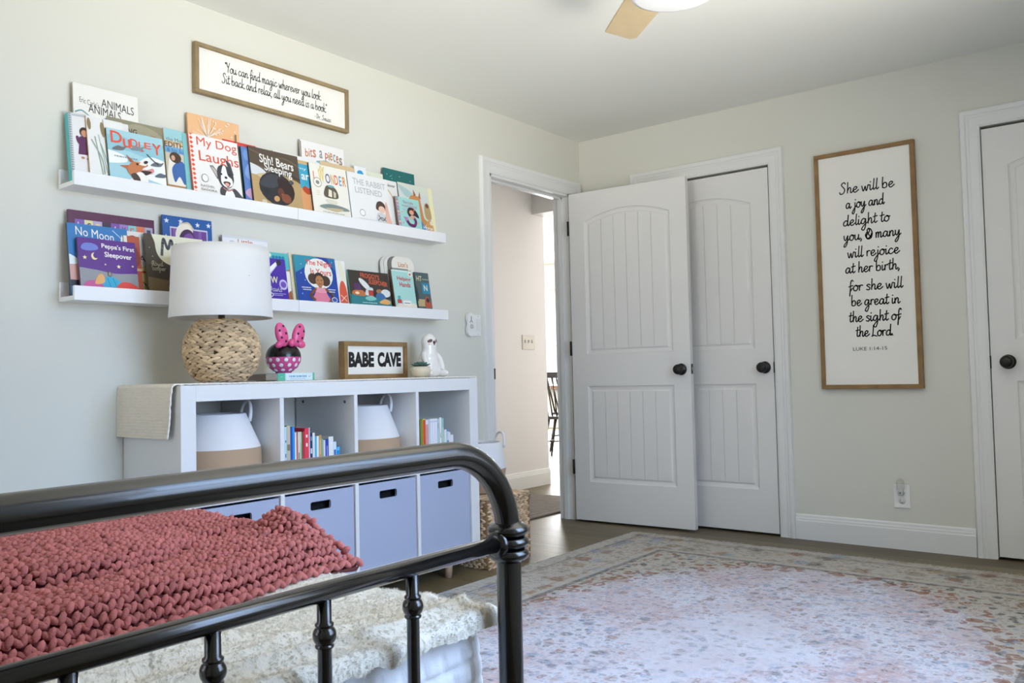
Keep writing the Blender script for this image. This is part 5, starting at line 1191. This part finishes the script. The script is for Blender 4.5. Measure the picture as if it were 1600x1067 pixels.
# ================================================================== PLATES, SWITCHES
m_plate = M('white_plastic', '#eeeeea', .3)
t = thing('switch_plate', 'white light switch plate left of the doorway behind a small white holder', 'switch', (0, -1.07, 1.19))
m = MB(); m.box(.0005, .006, -1.118, -1.026, 1.133, 1.250); m.build('plate', m_plate, t, bevel=.002)
for y in (-1.049,): m = MB(); m.box(.006, .008, y - .016, y + .016, 1.16, 1.225); m.build('rocker', M('switch_white', '#e4e4df', .3), t, bevel=.001)
m = MB()
for z in (1.143, 1.24): m.lathe([(.003, .006), (.0025, .0068)], (0, -1.049, z), 8, 0, 'x')
m.build('screw', P('#b9b9b4'), t)
t = thing('plug_in_holder', 'small white figure-eight plastic holder covering the left half of the switch plate', 'holder', (.007, -1.115, 1.19))
m = MB(); fn = lambda a_, b_, n: (.007 + n, a_, b_)
pl = [(p.x, p.y) for p in cat_rom([(-1.146, 1.250), (-1.128, 1.256), (-1.108, 1.250), (-1.102, 1.225), (-1.110, 1.198), (-1.098, 1.170), (-1.104, 1.140), (-1.126, 1.130), (-1.148, 1.140), (-1.156, 1.168), (-1.146, 1.198), (-1.154, 1.225)], 4, True)]
m.prism(pl, 0, .016, fn); m.build('body', m_plate, t, bevel=.003)
m = MB(); m.lathe([(.013, .0232), (.011, .030), (.004, .031), (0, .031)], (0, -1.124, 1.183), 16, 0, 'x'); m.build('dial', P('#c9c9c6'), t)
m = MB(); m.prism([(-1.140, 1.207), (-1.126, 1.219), (-1.112, 1.207), (-1.117, 1.203), (-1.123, 1.211), (-1.122, 1.238), (-1.129, 1.238), (-1.129, 1.211), (-1.135, 1.203)], .0162, .0172, fn); m.build('mark', P('#9b9b99'), t)
t = thing('switch_plate', 'white three-toggle switch plate on the hall wall beyond the doorway', 'switch', (HX, .92, 1.175))
m = MB(); m.box(HX + .0005, HX + .006, .838, 1.002, 1.117, 1.236); m.build('plate', M('hall_plate', '#dcd6cc', .3), t, bevel=.002)
for y in (.874, .92, .966): m = MB(); m.box(HX + .006, HX + .018, y - .005, y + .005, 1.172, 1.195); m.build('toggle', m_plate, t)
t = thing('wall_outlet', 'white power outlet low on the back wall under the tall sign', 'outlet', (1.885, 0, .264))
m = MB(); m.box(1.847, 1.925, -.006, -.0005, .206, .323); m.build('plate', m_plate, t, bevel=.002)
for z in (.286, .243):
    m = MB(); m.lathe([(.017, .006), (.0165, .0085), (0, .0086)], (1.886, 0, z), 20, 0, 'y', cap=False); m.v = [(x, -y, zz) for x, y, zz in m.v]; s_ = m.build('socket', P('#e6e4de', .3), t)
    m = MB(); m.box(1.879, 1.8805, -.0092, -.0085, z - .003, z + .007); m.box(1.8905, 1.892, -.0092, -.0085, z - .003, z + .006); m.lathe([(.0025, .0085), (.0025, .0092)], (1.886, 0, z - .009), 8, 0, 'y'); m.v[-16:] = [(x, -y, zz) for x, y, zz in m.v[-16:]]; m.build('slots', P('#3a3836'), s_)
t = thing('night_light', 'clear plug-in night light in the upper socket of the low outlet', 'night light', (1.884, -.01, .30))
m = MB(); m.box(1.872, 1.897, -.034, -.0088, .272, .298); m.build('base', M('night_light_base', '#c7c9c6', .25), t, bevel=.006)
m = MB(); m.lathe([(.0035, .034), (.003, .0355), (0, .0356)], (1.8845, 0, .285), 12, 0, 'y', cap=False); m.v = [(x, -y, zz) for x, y, zz in m.v]; m.build('sensor', P('#3a3836'), t)
m_clear = bpy.data.materials.new('frosted_clear_plastic'); m_clear.use_nodes = True
bb = m_clear.node_tree.nodes['Principled BSDF']; bb.inputs['Transmission Weight'].default_value = .85; bb.inputs['Roughness'].default_value = .25; bb.inputs['Base Color'].default_value = (.93, .93, .9, 1); bb.inputs['IOR'].default_value = 1.2
m = MB(); m.prism([(1.868, .297), (1.901, .297), (1.902, .335), (1.898, .350), (1.885, .357), (1.872, .350), (1.867, .335)], .012, .030, fb); m.build('shade', m_clear, t, bevel=.004)

# ================================================================== CEILING FAN
fx, fy = 1.805, -2.170
fan = thing('ceiling_fan', 'white ceiling fan with drum light and pale wood blades', 'ceiling fan', (fx, fy, H))
m_fan = M('white_fan_enamel', '#e9e9e9', .35)
m = MB(); m.lathe([(.07, H - .001), (.07, H - .03), (.055, H - .05), (.016, H - .055), (.016, H - .14), (.05, H - .15), (.09, H - .17), (.10, H - .19), (.10, H - .235), (.09, H - .25), (0, H - .25)], (fx, fy, 0), 40, cap=False); m.build('motor_housing', m_fan, fan)
m = MB(); m.lathe([(.10, H - .249), (.136, H - .252), (.138, H - .262), (.138, H - .306), (.134, H - .314), (.12, H - .318), (0, H - .320)], (fx, fy, 0), 48, cap=False); m.build('light_drum', M('opal_diffuser', '#ededed', .3), fan)
for k in range(3):
    a0 = R(138 + 120 * k); d = Vector((math.cos(a0), math.sin(a0), 0)); s_ = Vector((-d.y, d.x, 0)); tl = R(9)
    out = [(.09, -.035), (.16, -.06), (.30, -.068), (.555, -.062), (.575, -.04), (.56, .062), (.30, .068), (.16, .06), (.09, .035)]
    def bf(a_, b_, n): v = Vector((fx, fy, H - .215)) + d * a_ + s_ * b_ * math.cos(tl) + Vector((0, 0, b_ * math.sin(tl) + n)); return tuple(v)
    m = MB(); m.prism(out, -.004, .004, bf); m.build('blade', m_fanwood, fan, bevel=.0015)

# ================================================================== BASKETS BY THE DOORWAY
ch = thing('woven_chest', 'square seagrass chest with lid standing on the floor between the cabinet and the doorway', 'basket', (.23, -1.325, 0))
X0, X1, Y0, Y1, ZC = .045, .418, -1.497, -1.145, .335
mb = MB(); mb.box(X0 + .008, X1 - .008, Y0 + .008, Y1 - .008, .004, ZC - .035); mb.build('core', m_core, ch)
def weave_wall(mb, p0, ux, L_, z0, z1, nrm, pitch=.034, rowh=.0165):
    n = max(2, int(L_ / pitch)); rws = max(1, int((z1 - z0) / rowh))
    for i in range(rws):
        z = z0 + (z1 - z0) * (i + .5) / rws
        for k in range(n):
            c0 = Vector(p0) + Vector(ux) * (.022 + (L_ - .044) * (k + .5 * (i % 2) + .25) / n) + Vector((0, 0, z))
            for sg_ in (1, -1):
                strand(mb, c0 + Vector((0, 0, -.0045 * sg_)) + Vector(nrm) * rn.uniform(-.001, .002), Vector(ux) + Vector((0, 0, .26 * sg_ + rn.uniform(-.08, .08))) , Vector(nrm), .040, .0125, .008, rn.random())
def weave_box(mb, z0, z1, e):
    for p0, ux, L_, nr in (((X1 - .006 + e, Y0 - e, 0), (0, 1, 0), Y1 - Y0 + 2 * e, (1, 0, 0)), ((X0 - e, Y0 + .006 - e, 0), (1, 0, 0), X1 - X0 + 2 * e, (0, -1, 0)), ((X0 - e, Y1 - .006 + e, 0), (1, 0, 0), X1 - X0 + 2 * e, (0, 1, 0)), ((X0 + .006 - e, Y0 - e, 0), (0, 1, 0), Y1 - Y0 + 2 * e, (-1, 0, 0))): weave_wall(mb, p0, ux, L_, z0, z1, nr)
mb = MB(); weave_box(mb, .002, ZC - .05, 0); mb.build('woven_body', m_weave2, ch)
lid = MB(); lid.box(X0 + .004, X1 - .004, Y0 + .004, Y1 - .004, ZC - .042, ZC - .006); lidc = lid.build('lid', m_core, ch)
mb = MB(); weave_box(mb, ZC - .046, ZC - .004, .004)
for i in range(21):
    x = X0 + (X1 - X0) * (i + .5) / 21
    for k in range(11):
        c0 = Vector((x, Y0 + (Y1 - Y0) * (k + .5 * (i % 2) + .25) / 11.5, ZC - .004))
        for sg_ in (1, -1): strand(mb, c0 + Vector((.004 * sg_, 0, 0)), Vector((.3 * sg_, 1, 0)), (0, .1, 1), .05, .013, .008, rn.random())
mb.build('woven_lid', m_weave2, lidc)
rope_basket((.225, -1.325, ZC + .003), .118, .138, .098, .245, .118, 'white and tan rope basket with grey cloth inside, standing on the seagrass chest', hand_az=(70, 250), hs=1.0)
m = MB(); m.grid(lambda u_, v_: (.225 + (u_ - .5) * .18, -1.325 + (v_ - .5) * .18, ZC + .232 + .014 * fbm(u_ * 4, v_ * 4, 3.3)), 24, 24)
cl = m.build('folded_cloth', M('grey_star_cloth', '#8f9699', .9, var=.5, vscale=60), None); tag(cl, 'grey patterned cloth filling the rope basket on the seagrass chest', 'cloth')

# ================================================================== HALL AND DINING ROOM
hr = thing('runner_rug', 'dark brown patterned hall runner beyond the doorway', 'rug', (-.62, .2, 0))
def hall_rug_mat():
    m = M('dark_hall_rug', '#6f655a', .95, var=.55, vscale=16, bump=.5, bscale=300); return m
m = MB(); m.box(-1.0, -.235, -1.7, .585, .001, .010); pile = m.build('pile', hall_rug_mat(), hr)
m = MB()
for q in (.03, .09): m.box(-1.0 + q, -.235 - q, .585 - q - .012, .585 - q, .0101, .0106); m.box(-.235 - q - .012, -.235 - q, -1.7 + q, .585 - q, .0101, .0106); m.box(-1.0 + q, -1.0 + q + .012, -1.7 + q, .585 - q, .0101, .0106)
m.build('border_band', M('rug_border_tan', '#8a7c6a', .95, var=.4, vscale=40), hr)
# dining table and dark spindle-back chairs
m_dark = M('black_chair_paint', '#2b2523', .4)
tb = thing('dining_table', 'wood topped dining table with white legs in the bright room past the hall', 'table', (-3.4, 4.35, 0))
m = MB(); m.box(-4.6, -2.15, 3.85, 4.85, .72, .765); m.build('tabletop', M('table_wood', '#9b7450', .4, var=.25), tb, bevel=.004)
for x in (-4.5, -2.27):
    for y in (3.95, 4.75): m = MB(); m.lathe([(.025, 0), (.04, .3), (.045, .6), (.05, .73)], (x, y, 0), 16); m.build('leg', m_trim, tb)
m = MB(); m.box(-4.52, -2.25, 3.93, 3.96, .63, .72); m.box(-4.52, -2.25, 4.74, 4.77, .63, .72); m.build('apron', m_trim, tb)
def chair(x, y, rz, label):
    t = thing('dining_chair', label, 'chair', (x, y, 0), 'dark dining chairs', (0, 0, rz))
    m = MB(); m.prism([(p.x, p.y) for p in cat_rom([(-.2, -.2), (0, -.22), (.2, -.2), (.23, .05), (.18, .2), (0, .22), (-.18, .2), (-.23, .05)], 4, True)], .43, .46, lambda a_, b_, n: (a_, b_, n)); m.build('seat', m_dark, t, bevel=.006, local=True)
    for sx_, sy_ in ((-1, -1), (1, -1), (-1, 1), (1, 1)):
        m = MB(); m.tube([(sx_ * .15, sy_ * .15, .435), (sx_ * .19, sy_ * .19, .2), (sx_ * .22, sy_ * .215, 0)], [.013, .017, .010], 10); m.build('leg', m_dark, t, local=True)
    m = MB(); m.tube([(-.19, -.2, .18), (-.19, .2, .18)], .009, 8); m.tube([(.19, -.2, .18), (.19, .2, .18)], .009, 8); m.tube([(-.19, 0, .18), (.19, 0, .18)], .009, 8); m.build('stretcher', m_dark, t, local=True)
    m = MB(); m.box(-.21, .21, -.335, -.31, .87, .93); m.build('crest_rail', m_dark, t, bevel=.008, local=True)
    for k in range(7):
        q = (k - 3) / 3; m = MB(); m.tube([(q * .15, -.19, .45), (q * .185, -.325, .88)], .008 if abs(q) < .9 else .011, 8); m.build('spindle', m_dark, t, local=True)
chair(-2.22, 2.97, R(22), 'dark spindle back chair nearest the doorway, half hidden by the door jamb')
chair(-2.62, 3.72, R(8), 'dark spindle back chair behind the nearest one at the dining table')

# ================================================================== BED
bed = thing('metal_bed', 'black metal pipe bed with rounded footboard in the foreground', 'bed', (1.15, -4.02, 0))
XF, XH, YR, YL = 2.17, .10, -3.511, -4.529
PR = .0192
def board(x, zt, sp_top, lo, nm, spn):
    m = MB(); rb = .135; pts = [(x, YR, 0.0), (x, YR, .3), (x, YR, zt - rb)]
    for k in range(1, 13): a_ = PI / 2 * k / 12; pts.append((x, YR - rb + rb * math.cos(a_), zt - rb + rb * math.sin(a_)))
    n = 14
    for k in range(1, n): pts.append((x, YR - rb + (YL - YR + 2 * rb) * k / n, zt))
    for k in range(0, 13): a_ = PI / 2 * (1 - k / 12); pts.append((x, YL + rb - rb * math.cos(a_), zt - rb + rb * math.sin(a_)))
    pts += [(x, YL, .3), (x, YL, 0)]
    m.tube(pts, PR, 24); m.build(nm, m_black, bed)
    for z, r, nme in ((sp_top, .0122, 'cross_rail'), (lo, .0122, 'cross_rail')):
        m = MB(); m.tube([(x, YR - .018, z), (x, (YR + YL) / 2, z), (x, YL + .018, z)], r, 16); m.build(nme, m_black, bed)
        for y in (YR, YL):
            q = [(PR - .002, z - .034)]
            for k in range(3):
                for j in range(7): a_ = PI * j / 6; q.append((PR + .0025 + .0105 * math.sin(a_), z - .0275 + .0183 * k + .0092 * (1 - math.cos(a_)) - .0))
            q.append((PR - .002, z + .034)); m = MB(); m.lathe(q, (x, y, 0), 32)
            sd = -1 if y == YR else 1
            m.lathe([(.0125, sd * .018), (.019, sd * .022), (.021, sd * .027), (.019, sd * .033), (.0125, sd * .036)], (x, y, z), 24, 0, 'y'); m.build('collar', m_black, bed)
    for k in range(spn):
        y = YR - .209 - (YR - YL - .418) * k / (spn - 1); zb = (sp_top + lo) / 2; bz_ = sp_top - .052
        q = [(.0088, lo)] + [(.0088, lo + .03)] + [(.0088, bz_ - .0165), (.0115, bz_ - .014), (.0115, bz_ - .0115)] + [(max(.0088, .0145 * math.cos(R(d))), bz_ + .0145 * math.sin(R(d))) for d in range(-50, 51, 12)] + [(.0115, bz_ + .0115), (.0115, bz_ + .014), (.0088, bz_ + .0165), (.0088, sp_top)]
        m = MB(); m.lathe(q, (x, y, 0), 20); m.build('spindle', m_black, bed)
board(XF, .809, .6645, .26, 'foot_frame', 5)
board(XH, 1.12, .95, .42, 'head_frame', 5)
for y in (YR - .01, YL + .01):
    m = MB(); m.box(XH, XF, y - .004, y + .004, .22, .27); m.build('side_rail', m_black, bed)
m = MB()
for k in range(9): x = .3 + k * .22; m.box(x - .02, x + .02, YL + .015, YR - .015, .255, .262)
m.build('slats', m_black, bed)
# mattress, quilted bedspread, fluffy cover, knitted throw
MX0, MX1, MY0, MY1, MZ = .125, 2.105, -4.505, -3.502, .530
m = MB(); m.box(MX0, MX1 - .02, MY0 + .02, MY1 - .02, .265, MZ - .02)
mt = m.build('mattress', P('#eeeeea', .8), None, bevel=.03, seg=3); tag(mt, 'white mattress on the black metal bed under the quilted bedspread', 'mattress')
# quilted bedspread: closed shell with a raised irregular block pattern on its hanging sides
def quilt_h(s_, z):
    row = math.floor(z / .034 + .35 * fbm(s_ * 3, z * 5, 1.)); off = .5 * (row % 2) + .3 * math.sin(row * 12.9)
    c_ = (s_ / .042 + off) % 1; r_ = (z / .034 + .35 * fbm(s_ * 3, z * 5, 1.)) % 1
    e_ = min(c_, 1 - c_) * .042, min(r_, 1 - r_) * .034; d = min(e_)
    return .0080 * min(1, (d / .009)) ** .6 + .0025 * fbm(s_ * 14, z * 14, 2.)
qs = MB()
def side_pt(s_, v_):                          # path round the bed: left side, foot, right side
    zt, zb = MZ + .006, .15; z = zt + (zb - zt) * v_; rc = .03
    Lf = (MY1 - MY0) - 2 * rc; Ls = (MX1 - MX0) - rc; Lc = rc * PI / 2
    bulge = .010 * math.sin(PI * min(1, v_ * 1.4)) + .004 * fbm(s_ * 6, z * 4, 5.) * v_
    if s_ < Ls: p = (MX0 + s_, MY0); n = (0, -1)
    elif s_ < Ls + Lc: a_ = (s_ - Ls) / rc; p = (MX1 - rc + rc * math.sin(a_), MY0 + rc - rc * math.cos(a_)); n = (math.sin(a_), -math.cos(a_))
    elif s_ < Ls + Lc + Lf: p = (MX1, MY0 + rc + s_ - Ls - Lc); n = (1, 0)
    elif s_ < Ls + 2 * Lc + Lf: a_ = (s_ - Ls - Lc - Lf) / rc; p = (MX1 - rc + rc * math.cos(a_), MY1 - rc + rc * math.sin(a_)); n = (math.cos(a_), math.sin(a_))
    else: p = (MX1 - rc - (s_ - Ls - 2 * Lc - Lf), MY1); n = (0, 1)
    k = bulge + quilt_h(s_, z) * min(1, v_ * 8) * (.35 if n[0] * n[1] != 0 else 1); return (p[0] + n[0] * k, p[1] + n[1] * k, z)
LQ = 2 * ((MX1 - MX0) - .03) + .03 * PI + (MY1 - MY0) - .06
qs.grid(lambda u_, v_: side_pt(LQ * u_, v_), 900, 90)
qs.grid(lambda u_, v_: (MX0 + (MX1 - MX0 - .002) * u_, MY0 + .002 + (MY1 - MY0 - .004) * v_, MZ + .004 + .003 * fbm(u_ * 12, v_ * 8)), 60, 40)
m_quilt = M('white_quilted_cotton', '#e9e9ec', .9, bump=.35, bscale=260)
q_ = qs.build('quilted_bedspread', m_quilt, None); tag(q_, 'white quilted bedspread with raised blocks hanging over the foot of the bed', 'bedspread')
# fluffy cream cover lying on top, its edge hanging over the foot
m_fur = M('cream_plush', '#efe9dc', .95, bump=.6, bscale=330, var=.10, vscale=7)
def fur_z(x, y):
    w_ = .05 * noise.noise(Vector((x * 3, y * 3, 9.)))
    rid = 1 - abs(noise.noise(Vector(((x + w_) * 13, y * 2.6 + w_ * 8, 4.)))) * 2.2
    big = noise.noise(Vector((x * 5, y * 4, 1.)))
    return MZ + .022 + .020 * max(0, rid) ** 1.5 + .008 * big + .0022 * fbm(x * 45, y * 30, 2., 3)
FX0, FX1 = .2, MX1 + .018
def fur_pt(u_, v_):
    y = MY0 - .012 + (MY1 - MY0 + .024) * v_
    L_ = FX1 - FX0; hang = .012 + .012 * fbm(y * 7, 1.7, 3.) + .005 * fbm(y * 40, 3., 1.)
    s_ = (L_ + hang + .03) * u_
    if s_ < L_: x = FX0 + s_; z = fur_z(x, y); dx = 0
    else:
        q = s_ - L_; a_ = min(PI / 2, q / .019); x = FX1 + .019 * math.sin(a_) - (.006 * max(0, q - .03) / .05); z = fur_z(FX1, y) - .019 * (1 - math.cos(a_)) - max(0, q - .03)
        x += .006 * fbm(y * 12, q * 20, 6.)
        x = min(x, XF - .016)
    ey = min(1, min(y - MY0 + .012, MY1 + .012 - y) / .03); z -= .03 * (1 - ey) ** 2 if s_ < L_ else .012 * (1 - ey) ** 2
    return (x, y, z)
fm = MB(); fm.grid(fur_pt, 420, 260)
fur = thing('plush_blanket', 'fluffy cream ridged blanket spread over the bed, edge hanging at the foot', 'blanket', (1.15, -4.02, MZ))
fm.build('cloth', m_fur, fur)
# pile: short soft strands over the part that can be seen
pm = MB(); pm.grid(lambda u_, v_: fur_pt(.66 + .34 * u_, v_), 200, 200)
pile = pm.build('pile', m_fur, fur); tag(pile, kind='stuff')
ps = pile.modifiers.new('plush', 'PARTICLE_SYSTEM').particle_system; st_ = ps.settings
st_.type = 'HAIR'; st_.count = 90000; st_.hair_length = .0042; st_.hair_step = 3; st_.display_step = 2; st_.render_step = 2
st_.brownian_factor = .0; st_.root_radius = .5; st_.tip_radius = .1; st_.radius_scale = .0009; st_.use_modifier_stack = False
st_.child_type = 'INTERPOLATED'; st_.rendered_child_count = 6; st_.child_percent = 0; st_.clump_factor = .2; st_.roughness_1 = .0012; st_.roughness_2 = .0015; st_.roughness_endpoint = .0015
st_.normal_factor = .0; st_.factor_random = .0015; st_.material = 1

# chunky knitted throw: rows of yarn stitches over a folded heap
def hs_(x): x = max(0, min(1, x)); return x * x * (3 - 2 * x)
def throw_front(y):                            # front hem x along y
    t = (y + 3.47) / -.55                      # 0 at the right end .. 1 at y=-4.02
    return 1.735 + .085 * hs_(t * 1.15) - .03 * hs_((t - .9) * 1.5)
def throw_z(x, y):
    xf = throw_front(y); base = fur_z(min(x, FX1), y) * .3 + (MZ + .028) * .7
    d = xf - x
    lay1 = .052 * hs_(d / .05) + .012 * hs_((d - .05) / .2)            # front fold, two layers thick
    gx = .235 - .05 * hs_((-3.55 - y) / .3) + .03 * fbm(y * 3, .4, 1.)
    groove = -.022 * math.exp(-((d - gx) / .022) ** 2)
    lay2 = (.012 * hs_((d - gx) / .07) + .008 * math.exp(-((d - gx - .17) / .09) ** 2)) * hs_((-3.64 - y) / .14)
    back = hs_((.80 - d) / .16)
    en = hs_((-3.436 - y) / .045)              # rounded right end
    curl = .040 * math.exp(-((y + 3.480) / .040) ** 2) * math.exp(-((d - .165) / .055) ** 2) * hs_((-3.430 - y) / .018)
    wob = .007 * fbm(x * 5, y * 5, 8.)
    return base + (lay1 + lay2 * back + groove + wob) * en * max(.0, back) + curl
th = thing('knitted_throw', 'chunky dusty rose knitted throw folded in a heap across the bed', 'blanket', (1.55, -3.95, MZ + .03))
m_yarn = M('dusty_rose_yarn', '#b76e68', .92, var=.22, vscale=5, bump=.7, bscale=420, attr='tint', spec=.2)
um = MB(); NY = 130
def under(u_, v_):
    y = -3.436 - 1.02 * v_; x = throw_front(y) + .004 - .80 * u_; return (x, y, throw_z(x, y) - .009 if u_ > 0 else MZ + .03)
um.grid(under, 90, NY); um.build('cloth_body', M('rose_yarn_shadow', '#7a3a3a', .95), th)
ym = MB(); ry = random.Random(4)
y = -3.442; col_i = 0
while y > -4.46:
    # walk from the hem back over the heap in equal steps along the surface
    x = throw_front(y) + .006; z = MZ + .032; step = .0142; k = 0; acc = 0.; px, pz = x, z; x -= .0
    pitch = .0163
    while x > throw_front(y) - .78:
        nx = x - .003; nz = max(MZ + .03, throw_z(nx, y)); acc += math.hypot(nx - x, nz - z); tx, tz = nx - x, nz - z; x, z = nx, nz
        if acc >= step:
            acc = 0.; k += 1
            yy = y + .0107 * (0) ; dzdy = (throw_z(x, y + .004) - throw_z(x, y - .004)) / .008
            tdir = Vector((tx, 0, tz)).normalized(); sdir = Vector((0, 1, dzdy)).normalized(); nrm = sdir.cross(tdir); nrm.normalize()
            if nrm.z < 0 and abs(nrm.z) > .1: nrm = -nrm
            if nrm.x < -.9: nrm = -nrm
            if tz > .9 * abs(tx) and nrm.x < 0: nrm = -nrm
            c0 = Vector((x, y, z)) + nrm * .001; tn = ry.random()
            for sg_ in (1, -1):
                d = (tdir * 1.0 + sdir * .62 * sg_ + nrm * .22 * sg_).normalized(); s2 = nrm.cross(d).normalized()
                j = Vector((ry.uniform(-1, 1), ry.uniform(-1, 1), ry.uniform(-1, 1))) * .0019
                ym.ell(c0 + sdir * .0036 * sg_ + j + nrm * (.0016 * sg_), d * .0104, s2 * .0056, nrm * .0062, 7, 5, 0, tn)
    y -= pitch
# edge stitches along hem and right end
for k in range(73):
    yy = -3.443 - k * .0138; xx = throw_front(yy) + .006
    ym.ell((xx, yy, MZ + .040), (.003, .0092, .005 * (1 if k % 2 else -1)), (.0072, -.002, 0), (0, 0, .0068), 8, 6, 0, ry.random())
for k in range(44):
    xx = throw_front(-3.46) - k * .0128; zz = throw_z(xx, -3.47)
    ym.ell((xx, -3.435, max(MZ + .036, zz - .012)), (.0092, .003, .005 * (1 if k % 2 else -1)), (0, .0072, .002), (0, -.002, .0075), 8, 6, 0, ry.random())
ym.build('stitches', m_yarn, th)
